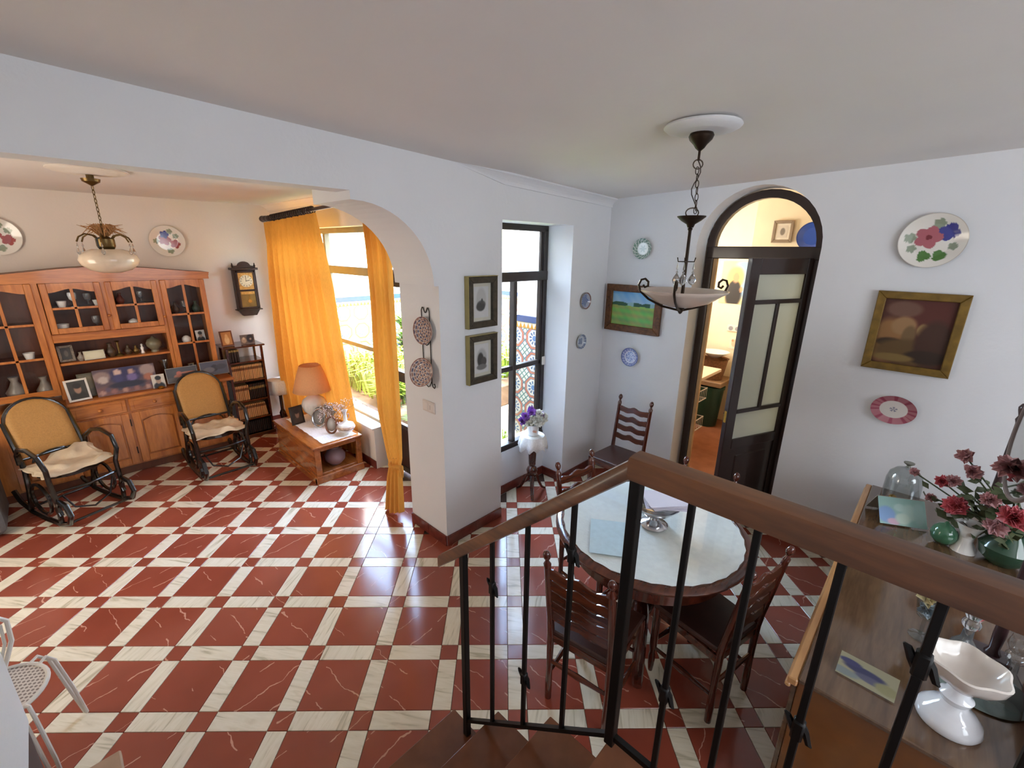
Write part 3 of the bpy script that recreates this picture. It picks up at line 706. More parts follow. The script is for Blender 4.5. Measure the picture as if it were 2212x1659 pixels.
tag(G().b2((-.105, -.148, 0), (.105, .148, .0012)).obj('printed_sheet', mat('bluish_paper', 'b9cdd3', .6, var=.06, vs=30), M=T(1.80, 1.0, .7625) @ Rz(-1.0)), 'pale blue printed sheet lying flat on the glass, left part of the dining table', 'paper')

# ------------------------------------------------------------------ ladder-back chairs (seat centre at the origin, front towards +Y)
SEATB = mat('dark_wooden_seat', '3a1f18', .4, var=.25, coat=.2)
def ladder_chair(label, nsl=4, group='ladder-back dining chairs'):
    t = thing('ladder_back_chair', label, 'chair', group=group); w, hd = .155, .17
    def yb(z): return -hd-.0 if z < .43 else -hd-.07*(z-.43)/.47
    for s in (1, -1):
        g = G(); pr = [(.016, 0), (.018, .1), (.015, .2), (.019, .42), (.017, .5), (.016, .83), (.018, .85), (.011, .862), (.008, .872), (.016, .885), (.019, .9), (.013, .917), (.001, .925)]
        rs = []
        for r, z in pr: rs.append(g.ring([(s*w+r*cos(2*pi*k/12), yb(z)+r*sin(2*pi*k/12), z) for k in range(12)]))
        g.skin(rs); g.obj('back_post', MAHO, t, smooth=True)
        G().lathe([(.012, 0), (.016, .04), (.019, .1), (.014, .13), (.02, .17), (.02, .42)], (s*(w+.015), hd, 0), 12).obj('front_leg', MAHO, t, smooth=True)
    for k in range(nsl):
        z = .53+.255*k/(nsl-1)
        n = 14; top, bot = [], []
        for i in range(n+1):
            u = i/n*2-1; x = u*(w-.008); f = cos(u*pi*1.0)
            wv = .011*cos(u*2.2*pi)+.010*(1-u*u)
            top.append((x, z+.026+wv)); bot.append((x, z-.020+.8*wv))
        M_ = T(0, yb(z)+.006, 0) @ Matrix.Rotation(pi/2, 4, 'X')
        G().prism(bot+top[::-1], .014, M_, .003).obj('back_slat', MAHO_H, t)
    G().prism([(-w-.03, hd+.015), (w+.03, hd+.015), (w+.005, -hd-.005), (-w-.005, -hd-.005)], .03, T(0, 0, .41), .006).obj('seat', SEATB, t)
    G().b2((-w, hd-.01, .37), (w, hd+.008, .41), .002).b2((-w, -hd-.006, .37), (w, -hd+.01, .41), .002).b2((-w-.02, -hd, .37), (-w-.002, hd, .41), .002).b2((w+.002, -hd, .37), (w+.02, hd, .41), .002).obj('seat_rail', MAHO_H, t)
    for a, b in (((-w-.015, hd, .2), (w+.015, hd, .2)), ((-w, -hd, .24), (w, -hd, .24)), ((-w, -hd, .16), (-w-.015, hd, .16)), ((w, -hd, .16), (w+.015, hd, .16))):
        a, b = Vector(a), Vector(b); G().tube([a, a.lerp(b, .3), a.lerp(b, .5), a.lerp(b, .7), b], [.008, .012, .015, .012, .008], 8).obj('stretcher', MAHO_H, t, smooth=True)
    return t
def setc(o, bx, by, ang, label=None):
    """bx,by: middle of the back; ang: direction the chair faces"""
    o.location = (bx+.2*cos(ang), by+.2*sin(ang), .001); o.rotation_euler = (0, 0, ang-pi/2)
    if label: o['label'] = label
ch = ladder_chair('ladder-back chair nearest the stairs, five wavy slats seen through the railing', 5)
setc(ch, 1.375, .885, R(8))
c4 = ladder_chair('ladder-back chair standing alone against the white wall below the plates', 4)
setc(c4, 3.49, 1.83, R(180))
c = dup(c4); setc(c, 2.17, 1.47, R(262), 'ladder-back chair at the window side of the table, facing the table')
c = dup(c4); setc(c, 2.64, .84, R(180), 'ladder-back chair on the kitchen side of the table, mostly behind the handrail')
c = dup(c4); setc(c, 1.98, .345, R(77), 'ladder-back chair between the dining table and the sideboard')

# ------------------------------------------------------------------ dining pendant
LX, LY = 2.25, .97; zt = zc(LX, LY)
t = tag(G().lathe([(.001, .0), (.165, .0), (.17, -.008), (.155, -.02), (.13, -.022), (.115, -.03), (.09, -.026), (.05, -.034), (.001, -.034)], seg=36, fl=lambda i, r: .03*(i % 3 == 0) if .1 < r < .16 else 0).obj('ceiling_rosette', PLASTER, smooth=True, M=T(LX, LY, zt-.004)), 'white moulded plaster ceiling rosette above the dining pendant', 'rosette')
t = thing('pendant_lamp', 'dark iron pendant with a shallow alabaster bowl over the dining table', 'lamp', (LX, LY, zt-.04))
def wobj(g, nm, m, **k): return g.obj(nm, m, t, world=True, **k)
wobj(G().lathe([(.001, zt-.037), (.05, zt-.037), (.056, zt-.05), (.05, zt-.065), (.03, zt-.085), (.02, zt-.10), (.006, zt-.112), (.001, zt-.112)], (LX, LY, 0), 20), 'canopy', BRONZE, smooth=True)
zz = zt-.11
wobj(G().tube([(LX, LY, zz+.005), (LX, LY, 2.60)], .006), 'hook', BRONZE)
wobj(G().tube([(LX+.016*cos(a*pi/8), LY-.016*cos(a*pi/8), 2.585+.02*sin(a*pi/8)) for a in range(16)], .003, 6, True), 'ring', BRONZE)
k = 0; z = 2.575
while z > 2.375:
    h = .034; d = Vector((.7, -.7, 0)) if k % 2 == 0 else Vector((.7, .7, 0)); off = Vector((.01*sin((2.575-z)*9), -.01*sin((2.575-z)*9), 0))
    wobj(G().tube([Vector((LX, LY, z-h/2))+off+d*(.008*cos(a*pi/5))+Vector((0, 0, h/2*sin(a*pi/5))) for a in range(10)], .0022, 5, True), 'chain_link', BRONZE)
    z -= .029; k += 1
wobj(G().tube([(LX+.012*sin(i*.9), LY-.012*sin(i*.9), 2.60-.0245*i) for i in range(10)], .0025, 6), 'cable', mat('brown_cable', '2d211b', .6), smooth=True)
wobj(G().tube([(LX+.022*cos(a*pi/8), LY-.022*cos(a*pi/8), 2.372+.022*sin(a*pi/8)) for a in range(16)], .003, 6, True), 'ring', BRONZE)
wobj(G().lathe([(.001, 2.305), (.014, 2.305), (.02, 2.32), (.045, 2.335), (.066, 2.353), (.067, 2.357), (.04, 2.345), (.001, 2.33)], (LX, LY, 0), 24), 'bobeche', BRONZE, smooth=True)
wobj(G().lathe([(.001, 1.885), (.008, 1.89), (.013, 1.9), (.02, 1.915), (.009, 1.922), (.008, 2.29), (.013, 2.30), (.001, 2.31)], (LX, LY, 0), 14), 'stem', BRONZE, smooth=True)
wobj(G().lathe([(.001, 1.918), (.06, 1.923), (.13, 1.945), (.19, 1.985), (.212, 1.998), (.216, 2.006), (.208, 2.006), (.18, 1.99), (.12, 1.953), (.001, 1.93)], (LX, LY, 0), 40), 'glass_bowl', ALAB, smooth=True)
for k in range(3):
    a = R(-46+120*k) if k else R(-46); a = R([-46, 74+60, 194][k] if k != 1 else 134); d = Vector((cos(a), sin(a), 0)); o = Vector((LX, LY, 0))
    pts = [(.012, 1.905), (.10, 1.925), (.17, 1.96), (.213, 1.997), (.225, 2.03), (.215, 2.055), (.195, 2.06), (.178, 2.045), (.178, 2.025), (.193, 2.018), (.203, 2.03)]
    wobj(G().tube([o+d*r+Vector((0, 0, z)) for r, z in pts], .006, 6), 'scroll_arm', BRONZE, smooth=True)
    pts = [(.008, 2.145), (.04, 2.145), (.045, 2.165)]
    wobj(G().tube([o+d*r+Vector((0, 0, z)) for r, z in pts], .003, 6), 'crystal_hook', BRONZE, smooth=True)
    q = o+d*.04
    wobj(G().lathe([(.001, 2.03), (.014, 2.04), (.02, 2.055), (.014, 2.07), (.003, 2.088), (.006, 2.095), (.001, 2.1), (.005, 2.11), (.001, 2.14)], (q.x, q.y, 0), 10), 'crystal_drop', CRYST)

# ------------------------------------------------------------------ things on the door wall and the corner
W1 = (-1, 0, 0); W2 = (0, -1, 0)
def petal_ring(n, r0, r1, colA, bgc, ph=0):
    return lambda r, a: colA if r0 < r < r1 and sin(n*a+ph) > 0 else bgc
def green_pl(r, a):
    if r > .6: return H('6f8f80') if (sin(9*a)*sin(23*a+r*20) > -.15) else H('d5dad3')
    if r > .5: return H('d5dad3')
    return H('9fb0a8') if r < .38*(.75+.25*cos(6*a)) and sin(17*a+r*40) > -.3 else H('dfe2dc')
def willow_pl(r, a):
    if r > .92: return H('5d6ea8')
    if r > .66: return H('8591c4') if sin(14*a)*sin(31*a+9*r) > -.5 else H('dfe2ee')
    if r > .58: return H('e2e5ef')
    return H('6474b0') if sin(7*a+3*sin(r*17))*cos(r*19+2*sin(3*a)) > -.1 else H('d5daea')
def blue_pl(r, a):
    if r > .9: return H('7d5a50')
    return H('5e6da0') if r < .45+.3*abs(cos(2.5*a)) and sin(a*9+r*22) > -.35 else H('a5aabc')
def blue_pl2(r, a):
    if r > .78: return H('5a6b8e') if sin(a*28) > -.4 else H('b7bfcc')
    if r > .62: return H('c6ccd4')
    return H('4d608a') if r < .3+.22*abs(sin(2*a)) and sin(a*7+r*30) > -.4 else H('c3cad3')
def flower_pl(k):
    c = [H('b06069'), H('3c3f8e'), H('4f7a3a'), H('8f9a84'), H('e6e1d8'), H('7a2b33')]
    def fn(r, a):
        x, y = r*cos(a), r*sin(a)
        def fl(cx, cy, R_, n=5, ph=0):
            d = math.hypot(x-cx, y-cy); b = math.atan2(y-cy, x-cx); return d < R_*(.72+.28*abs(cos(n*b/2+ph)))
        if k == 0:      # large plate on the right wall
            if fl(-.12, .12, .10, 3): return c[5]
            if fl(-.13, .12, .43, 5): return c[0]
            if fl(.42, .32, .33, 4, .5): return c[1]
            if fl(-.14, -.58, .22, 3) or fl(.3, -.55, .22, 3): return c[2]
            if fl(-.66, .1, .2) or fl(-.55, -.3, .16) or fl(.1, .62, .2) or fl(.62, -.2, .15): return c[3]
        else:
            if fl(-.1, .42, .26, 5): return c[1]
            if fl(-.12, .08, .36, 5) or fl(.42, -.18, .3, 5): return (.62, .27, .26)
            if fl(.2, .62, .18) or fl(.5, .32, .18) or fl(-.6, 0, .18) or fl(.1, -.62, .2): return c[3]
        return H('b9b0a4') if r > .97 else c[4]
    return fn
def pink_pl(r, a):
    if r > .62: return H('99495c') if sin(a*5)*sin(a*13) > .25 else H('b0707a')
    if r < .16: return H('8e8e9c') if sin(5*a) > -.3 else H('d9d2cb')
    return H('d9d2cb')
plate('wall_plate', .088, green_pl, 'green and white patterned plate above the landscape painting', Vector((D-.002, 2.015, 2.215)), W1)
plate('wall_plate', .088, willow_pl, 'blue and white patterned plate below the landscape painting', Vector((D-.002, 2.04, 1.235)), W1)
plate('wall_plate', .155, flower_pl(0), 'large white plate with painted pink and blue flowers on the right wall', Vector((D-.002, .135, 2.275)), W1)
plate('wall_plate', .118, pink_pl, 'oval plate with a pink border below the gilt painting', Vector((D-.002, .10, 1.215)), W1, sy=.8)
plate('wall_plate', .075, blue_pl, 'blue plate with a brown rim in the corner by the narrow window, upper of two', Vector((3.40, A1-.002, 1.757)), W2)
plate('wall_plate', .068, blue_pl2, 'blue and grey plate in the corner by the narrow window, lower of two', Vector((3.37, A1-.002, 1.386)), W2)
def landscape(u, v):
    n = .04*sin(u*14)+.03*sin(u*37+v*20)
    if v > .66+.04*abs(sin(u*9)): c = (.42+.9*(1-v)*.6+n*.8, .66+.4*(1-v)*.5+n*.5, .84)
    elif v > .58+.01*sin(u*20): c = (.16, .33, .24) if sin(u*25)+sin(u*11) > -.3 else (.55, .7, .72)
    else: c = (.50+.14*sin(v*26)*.4+n, .66+.10*sin(v*31+u*3)*.5, .33+.1*(.5-v))
    return tuple(max(0, min(1, x)) for x in c)
CARVED = mat('carved_brown_gilt', '5e3717', .4, metal=.2, var=.45, vs=45, bump=.5, bs=70)
fr = frame('landscape_painting', .56, .43, .062, .035, CARVED, 'small landscape painting of a green field under blue sky in a carved frame', 'painting', facing((D-.004, 2.055, 1.683), W1), landscape, tm=CANVAS)
G().b2((-.225, -.022, -.16), (.225, -.014, -.152)).b2((-.225, -.022, .152), (.225, -.014, .16)).b2((-.225, -.022, -.16), (-.217, -.014, .16)).b2((.217, -.022, -.16), (.225, -.014, .16)).obj('gilt_slip', mat('gold_slip', 'b08a3c', .35, metal=.7), fr)
DARKP = blobs('4a2417', [(.8, .8, .5, .5, '532319'), (.3, .85, .25, .12, '6a4a3c'), (.15, .35, .25, .35, '8a6238'), (.35, .6, .18, .14, '94704a'), (.45, .45, .1, .16, '6f5636'), (.62, .55, .08, .1, '8f7448'), (.2, .33, .2, .07, '33210f'), (.5, .2, .5, .2, '5c4421'), (.8, .35, .25, .35, '3e2215'), (.75, .15, .3, .1, '2c1a0d'), (.3, .1, .3, .06, '7a6233')])
GILT = mat('dull_gilt_frame', '7b5f26', .45, metal=.3, var=.25, vs=20)
frame('gilt_painting', .43, .50, .045, .035, GILT, 'dark brown old painting in a dull gilt frame on the right wall', 'painting', facing((D-.004, .107, 1.722), W1), DARKP, tm=CANVAS)
MARBLED = mat('dark_marbled_frame', '3a3429', .4, var=.45, vs=40)
def etch(k):
    return blobs('c9c9c9', [(.5, .6, .34, .35, 'b5b5b3'), (.5, .42, .3, .13, '5c5c5c'), (.45, .35, .3, .14, '454545'), (.55, .52, .07, .1, '505050')] if k else [(.5, .5, .36, .34, 'a9a9a9'), (.42, .45, .22, .25, '3c3c3c'), (.65, .38, .2, .16, '4a4a4a'), (.5, .2, .36, .1, '6f6f6f')])
for k, (z, lab) in enumerate(((1.835, 'black and white print in a deep dark frame, upper of two on the pillar'), (1.428, 'black and white print in a deep dark frame, lower of two on the pillar'))):
    f_ = frame('framed_print', .275, .355, .045, .04, MARBLED, lab, 'picture', facing((2.13, A1-.003, z), W2), etch(1-k), inner=mat('cream_mount', 'c9c5b6', .8, var=.02), matw=.025, group='framed prints on the pillar')
    G().b2((-.1375, -.042, -.1775), (-.1415, 0, .1775)).b2((-.1415, -.042, .1775), (.1375, 0, .1815)).obj('gold_edge', mat('pale_gold_edge', 'a89a62', .4, metal=.3), f_)
# two plates in an iron hanger on the arch jamb
t = thing('plate_hanger', 'black wrought iron hanger with scrolls on the arch jamb', 'hanger', (1.775, 2.52, 1.3))
xj = 1.768
for s in (-1, 1):
    pts = [(xj, 2.52+s*.004, 1.775), (xj, 2.52+s*.014, 1.79), (xj, 2.52+s*.024, 1.81), (xj, 2.52+s*.035, 1.81), (xj, 2.52+s*.045, 1.79), (xj, 2.52+s*.045, 1.4), (xj, 2.52+s*.045, 1.29), (xj-.004, 2.52+s*.06, 1.262), (xj-.008, 2.52+s*.085, 1.258), (xj-.01, 2.52+s*.098, 1.275), (xj-.01, 2.52+s*.09, 1.292), (xj-.01, 2.52+s*.078, 1.285)]
    G().tube(pts, .0035, 6).obj('side_scroll', BLACKI, t, smooth=True, world=True)
for z in (1.60, 1.30): G().tube([(xj-.0, 2.52-.045+.09*k/6, z-.05*sin(pi*k/6)) for k in range(7)], .003, 6).obj('cradle', BLACKI, t, smooth=True, world=True)
def imari(seed):
    def fn(r, a):
        if r > .95: return H('8c5d52')
        v = sin(a*8+seed)*sin(r*22+seed) if r > .45 else sin(a*5+seed)*cos(r*14)
        return H('474b66') if v > .35 else (H('c3b3ac') if v > -.25 else H('94746a'))
    return fn
plate('hung_plate', .095, imari(0), 'brown and blue patterned plate in the iron hanger, upper of two', Vector((xj-.008, 2.52, 1.655)), (-1, -.1, .05), 'plates in the iron hanger')
plate('hung_plate', .10, imari(2), 'brown and blue patterned plate tilted forward in the iron hanger, lower of two', Vector((xj-.045, 2.51, 1.365)), (-.9, -.22, .3), 'plates in the iron hanger')
t = tag(G().b2((1.766, 2.455, 1.055), (1.7755, 2.60, 1.14), .003).obj('light_switch', mat('switch_ivory', 'd2c8c2', .4, var=.02)), 'ivory double light switch on the arch jamb', 'switch')
for y in (2.49, 2.565): G().b2((1.763, y-.028, 1.068), (1.768, y+.028, 1.127), .002).obj('rocker_key', mat('switch_ivory2', 'dcd4cf', .35, var=.02), t, world=True)
G().b2((1.7625, 2.505, 1.08), (1.7655, 2.508, 1.115)).obj('indicator', mat('grey_mark', '77706c', .5), t, world=True)

# ------------------------------------------------------------------ plant stand with lace and flowers in the recess
px_, py_ = 2.815, 2.43
t = thing('plant_stand', 'turned dark wood pedestal stand below the narrow window', 'stand', (px_, py_, 0))
G().lathe([(.001, .15), (.02, .15), (.028, .17), (.022, .185), (.045, .21), (.052, .245), (.04, .275), (.022, .29), (.032, .30), (.034, .34), (.036, .40), (.028, .48), (.02, .55), (.026, .57), (.001, .57)], seg=20).obj('column', MAHO, t, smooth=True)
G().lathe([(.001, .57), (.095, .57), (.1, .578), (.1, .588), (.001, .59)], seg=28).obj('round_top', MAHO, t, smooth=True)
for k in range(3):
    a = R(225+120*k); d = Vector((cos(a), sin(a), 0))
    G().tube([d*.012+Vector((0, 0, .2)), d*.05+Vector((0, 0, .18)), d*.085+Vector((0, 0, .10)), d*.115+Vector((0, 0, .04)), d*.15+Vector((0, 0, .014))], [.016, .02, .018, .015, .012], 8, flat=.8).obj('leg', MAHO, t, smooth=True)
n = 48
g = G(); rs = []
for r, z, wv in ((.001, .594, 0), (.07, .595, 0), (.103, .592, 0), (.112, .57, .06), (.118, .53, .12), (.122, .475, .16)):
    rs.append(g.ring([((r*(1+wv*sin(k*7*2*pi/n)))*cos(2*pi*k/n), (r*(1+wv*sin(k*7*2*pi/n)))*sin(2*pi*k/n), z+(.02*sin(k*10*2*pi/n) if z < .5 else 0)) for k in range(n)]))
g.skin(rs, cap=False)
tag(g.obj('lace_doily', LACE, solid=.003, smooth=True, M=T(px_, py_, 0)), 'white crocheted lace doily hanging over the plant stand', 'doily')
t = thing('flower_pot', 'white painted porcelain pot with purple and white silk flowers by the narrow window', 'flowerpot', (px_, py_, .598))
G().lathe([(.001, 0), (.045, 0), (.05, .02), (.054, .09), (.06, .1), (.052, .1), (.044, .02), (.001, .02)], seg=24).obj('pot', PORC, t, smooth=True)
G().ball((-.035, -.04, .05), .016, 1, (1, 1, .8)).ball((-.02, -.046, .045), .013, 1).obj('painted_roses', mat('pink_decoration', 'd7a38c', .3), t)
rnd = random.Random(3)
def blossom(g, c, r, n=9):
    c = Vector(c)
    for k in range(n):
        d = Vector((rnd.gauss(0, 1), rnd.gauss(0, 1), rnd.gauss(.3, .8))).normalized(); s = d.orthogonal().normalized(); q = c+d*r
        for w in (0, 1):
            s2 = s if w == 0 else d.cross(s)
            vs = [g.bm.verts.new(v) for v in (c, c+d*r*.5+s2*r*.4, q, c+d*r*.5-s2*r*.4)]; g.bm.faces.new(vs)
PURP = mat('purple_petal', '9a66bd', .6, var=.3); WPET = mat('white_petal', 'e8e6dc', .6, var=.1); GPET = mat('sage_leaf', '6e7d4a', .6, var=.3)
for m_, cs, nm in ((PURP, [(-.06, .03, .16), (-.075, .045, .13), (-.02, .0, .205), (.0, .02, .21), (.03, -.01, .18), (.045, -.03, .17), (-.07, .02, .18)], 'purple_flowers'), (WPET, [(-.01, -.03, .16), (.02, -.045, .15), (.045, -.05, .13), (.06, -.05, .16), (-.03, -.02, .14), (.07, -.04, .12), (0, -.05, .12), (-.05, .0, .12), (.03, -.03, .19)], 'white_flowers'), (GPET, [(0, 0, .12), (.03, 0, .13), (-.03, .0, .11), (.05, -.02, .11)], 'leaves')):
    g = G()
    for c_ in cs: blossom(g, tuple(v*1.18 for v in c_[:2])+(c_[2]*1.05,), .046, 24)
    g.obj(nm, m_, t, kind='stuff')

# ------------------------------------------------------------------ pine wall unit
t = thing('wall_cabinet', 'large honey pine wall unit with glazed doors and an open shelf niche', 'cabinet', (.4, 5.72, 0))
def wb(nm, m, *bx, bev=.003, par=None):
    g = G()
    for a, b in bx: g.b2(a, b, bev)
    return g.obj(nm, m, par or t, world=True)
YB, YU, YK = 5.48, 5.66, 5.965
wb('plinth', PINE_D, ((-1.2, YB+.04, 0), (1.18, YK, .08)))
wb('base_carcass', PINE, ((-1.22, YB+.02, .08), (1.2, YK, .78)))
wb('countertop', PINE_H, ((-.06, YB-.02, .78), (1.27, YK, .81)), bev=.006)
cab = [(-.49, -.07), (-.06, .345), (.35, .755), (.76, 1.195)]
def XZ(y): return T(0, y, 0) @ Matrix.Rotation(pi/2, 4, 'X')
for k, (a, b) in enumerate(cab):
    if k:
        dr = wb('drawer', PINE_H, ((a+.008, YB, .635), (b-.008, YB+.02, .765)), bev=.006)
        wb('drawer_panel', PINE_H, ((a+.04, YB-.004, .66), (b-.04, YB, .74)), par=dr); G().ball(((a+b)/2, YB-.018, .70), .016).obj('knob', PINE, dr, world=True, smooth=True)
    z1 = .62 if k else .76
    g = G(); x0, x1 = a+.008, b-.008; q = .06
    g.b2((x0, YB, .1), (x0+q, YB+.02, z1), .003).b2((x1-q, YB, .1), (x1, YB+.02, z1), .003).b2((x0+q, YB, .1), (x1-q, YB+.02, .1+q), .003)
    n = 12; arch = [(x0+q+(x1-x0-2*q)*i/n, z1-q-.03+.035*sin(pi*i/n)) for i in range(n+1)]
    g.prism(arch+[(x1-q, z1), (x0+q, z1)], .02, XZ(YB+.02)); do = g.obj('door', PINE, t, world=True)
    g = G(); pan = [(x0+q+.012, .1+q+.012), (x1-q-.012, .1+q+.012)]+[(x0+q+.012+(x1-x0-2*q-.024)*i/n, z1-q-.042+.033*sin(pi*i/n)) for i in range(n, -1, -1)]
    g.prism(pan, .014, XZ(YB+.017), .006); g.obj('raised_panel', PINE, do, world=True)
    G().b2((x1-.004, YB-.006, .2), (x1+.006, YB+.003, .27)).b2((x1-.004, YB-.006, z1-.13), (x1+.006, YB+.003, z1-.06)).obj('hinge', BRONZE, do, world=True)
tag(G().b2((-.33, YB-.003, .70), (-.25, YB-.001, .72)).obj('name_label', mat('label_paper', 'b5aa93', .6)), 'small pale paper label on the far left door of the wall unit', 'label')
# upper part: towers, middle, crown
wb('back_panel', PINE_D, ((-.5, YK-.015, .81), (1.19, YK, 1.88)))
for nm, x in (('side_panel', -.50), ('side_panel', -.05), ('side_panel', .79), ('side_panel', 1.17)): wb(nm, PINE, ((x, YU+.02, .81), (x+.02, YK-.015, 1.88)))
wb('top_panel', PINE, ((-.5, YU+.02, 1.86), (1.19, YK-.015, 1.88)))
wb('niche_rail', PINE_H, ((-.03, YU, 1.335), (.79, YU+.02, 1.41)), ((-.03, YU+.02, 1.40), (.79, YK-.015, 1.415)))
wb('niche_shelf', PINE_H, ((-.03, YU+.01, 1.12), (.79, YK-.015, 1.142)), bev=.004)
for (a, b) in ((-.48, -.05), (.81, 1.17)):
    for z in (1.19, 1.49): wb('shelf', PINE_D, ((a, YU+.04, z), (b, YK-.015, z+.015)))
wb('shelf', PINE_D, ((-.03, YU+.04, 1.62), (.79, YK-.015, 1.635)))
wb('post', PINE, ((-.075, YU-.003, .81), (-.03, YU+.02, 1.87)), ((.785, YU-.003, .81), (.815, YU+.02, 1.87)), ((.365, YU, 1.41), (.415, YU+.02, 1.87)))
n = 30; xs = [-1.0+2.24*i/n for i in range(n+1)]
def crz(x): return 1.925+(.07*cos((x-.42)/.95*pi/2)**2 if abs(x-.42) < .95 else 0)
g = G()
for y0, e, lo in ((YU-.01, 0, 1.86), (YU-.03, .012, 1.895), (YU-.05, .03, 1.915)):
    g.prism([(x, lo+(crz(x)-1.925 if lo > 1.87 else 0)) for x in xs]+[(x, crz(x)+(-.0 if e else -.01)) for x in xs[::-1]], YK-y0, XZ(YK))
g.obj('crown_moulding', PINE_H, t, world=True)
def gdoor(x0, x1, z0, z1, rows, nm='glazed_door'):
    q = .047; g = G(); y0, y1 = YU-.015, YU+.005
    g.b2((x0, y0, z0), (x0+q, y1, z1), .004).b2((x1-q, y0, z0), (x1, y1, z1), .004).b2((x0+q, y0, z0), (x1-q, y1, z0+q), .003)
    n = 14; f = lambda u: z1-q-.035+.032*(.5-.5*cos(2*pi*u)) 
    g.prism([(x0+q+(x1-x0-2*q)*i/n, f(i/n)) for i in range(n+1)]+[(x1-q, z1), (x0+q, z1)], .02, XZ(y1))
    xm = (x0+x1)/2; g.b2((xm-.011, y0+.004, z0+q), (xm+.011, y1-.004, z1-q), .002)
    for r in range(1, rows): z = z0+q+(z1-z0-2*q)*r/rows; g.b2((x0+q, y0+.004, z-.010), (x1-q, y1-.004, z+.010), .002)
    o = g.obj(nm, PINE, t, world=True)
    for cx in ((x0+q+xm)/2, (x1-q+xm)/2):
        for r in range(rows):
            za = z0+q+(z1-z0-2*q)*(r+.5)/rows; G().box((cx, y1-.006, za), ((x1-x0)/2-q-.002, .002, (z1-z0-2*q)/rows-.006)).obj('glass_pane', GLASS, o, world=True)
    return o
gdoor(-.025, .372, 1.415, 1.858, 2); gdoor(.402, .79, 1.415, 1.858, 2)
o1 = gdoor(.815, 1.19, .86, 1.858, 3); o2 = gdoor(-.49, -.07, .86, 1.858, 3)
for o_ in (o1, o2): G().b2((.835 if o_ is o1 else -.47, YU-.016, .86), (1.17 if o_ is o1 else -.09, YU-.0, .92), .003).obj('lower_panel', PINE_H, o_, world=True)
for x, z in ((.385, 1.55), (.80, 1.5)): G().ball((x, YU-.025, z), .013).obj('knob', PINE, t, world=True, smooth=True)
# what stands in the wall unit
def cup(x, z, m, lab, s=1, prof=None, y=5.76, cat='cup', nm='cup', grp='small ware behind the cabinet glass', sm=True):
    o = G().lathe([(r*s, h*s) for r, h in (prof or [(.001, 0), (.022, 0), (.028, .02), (.036, .06), (.033, .06), (.02, .01), (.001, .01)])], seg=18).obj(nm, m, smooth=sm, M=T(x, y, z))
    return tag(o, lab, cat, grp)
GOB = [(.001, 0), (.028, 0), (.026, .004), (.005, .01), (.005, .05), (.025, .07), (.032, .11), (.028, .13), (.026, .13), (.03, .1), (.02, .07), (.001, .06)]
VAS = [(.001, 0), (.02, 0), (.035, .03), (.038, .05), (.02, .08), (.012, .1), (.018, .12), (.001, .12)]
cup(.09, 1.637, PORC, 'white cup in the left small glazed cupboard, upper shelf', 1, y=5.72); cup(.17, 1.637, OPAL, 'white goblet beside the cup in the left small cupboard', 1, GOB)
cup(.27, 1.637, CRYST, 'clear goblet in the left small cupboard, upper right', .9, GOB); cup(.33, 1.637, PORC, 'low white cup at the right end of the left small cupboard', .9)
cup(.06, 1.417, PORC, 'tall white mug in the left small cupboard, lower shelf', 1.25, y=5.73); cup(.29, 1.417, CRYST, 'clear stemmed glass in the left small cupboard, lower shelf', 1, GOB, y=5.73)
cup(.50, 1.637, mat('dark_red_vase', '7a3a2c', .3), 'small dark red vase in the right small cupboard', .9, VAS); cup(.56, 1.417, PORC, 'pale teapot-shaped pot in the right small cupboard', 1, [(.001, 0), (.03, 0), (.045, .03), (.04, .06), (.015, .075), (.001, .08)], y=5.73)
cup(.66, 1.637, CRYST, 'clear glass at the upper right of the right small cupboard', .9, GOB); cup(.69, 1.417, PORC, 'low pale dish in the right small cupboard, lower right', 1, [(.001, 0), (.02, 0), (.045, .025), (.048, .03), (.001, .012)], y=5.73)
cup(.955, 1.2, PORC, 'round white lidded box in the right tall cupboard', 1, [(.001, 0), (.03, .004), (.042, .03), (.04, .055), (.02, .075), (.001, .08)], y=5.72)
cup(1.0, 1.507, CRYST, 'clear goblet on the top shelf of the right tall cupboard', 1, GOB); cup(1.1, 1.507, mat('dark_green_ware', '2b3a2b', .3), 'dark green vase on the top shelf of the right tall cupboard', 1, VAS)
cup(.92, 1.507, mat('brown_ware', '4a2f20', .3), 'brown jug on the top shelf of the right tall cupboard', 1, VAS)
cup(-.2, 1.2, PORC, 'white cup in the left tall cupboard, middle shelf', 1.1, y=5.72); cup(-.16, .83, mat('grey_ware', '8b8177', .3), 'grey tureen at the bottom of the left tall cupboard', 1.7, VAS, y=5.76); cup(-.34, .83, mat('grey_ware'), 'pale jug at the bottom left of the left tall cupboard', 1.9, VAS, y=5.78)
def photo(w, h, fn, x, y, z, rz, lab, border=None, fmat=None, fw=.012, lean=.2, cat='photo', nm='photo', grp=None):
    M = T(x, y, z) @ Rz(rz) @ Matrix.Rotation(-lean, 4, 'X') @ T(0, 0, h/2+.002)
    if fmat: o = frame('framed_photo' if nm == 'photo' else nm, w, h, fw, .012, fmat, lab, cat, M, fn, bev=.002)
    else:
        o = picture(nm, w, h, fn, None, M); tag(o, lab, cat)
    if grp: o['group'] = grp
    return o
head = lambda bgc, hair, skin, cl: blobs(bgc, [(.5, .12, .42, .3, cl), (.5, .56, .2, .26, skin), (.5, .74, .23, .16, hair)])
photo(.085, .115, head('cfcfcb', '1e1c1b', 'a88d7a', '26262b'), 1.09, 5.73, 1.2, .1, 'small portrait of a dark-haired person in the right tall cupboard')
photo(.06, .075, head('8c8478', '3a3028', 'a8937e', '5a5047'), .95, 5.72, .90, 0, 'tiny framed portrait low in the right tall cupboard', fmat=GILT, fw=.006)
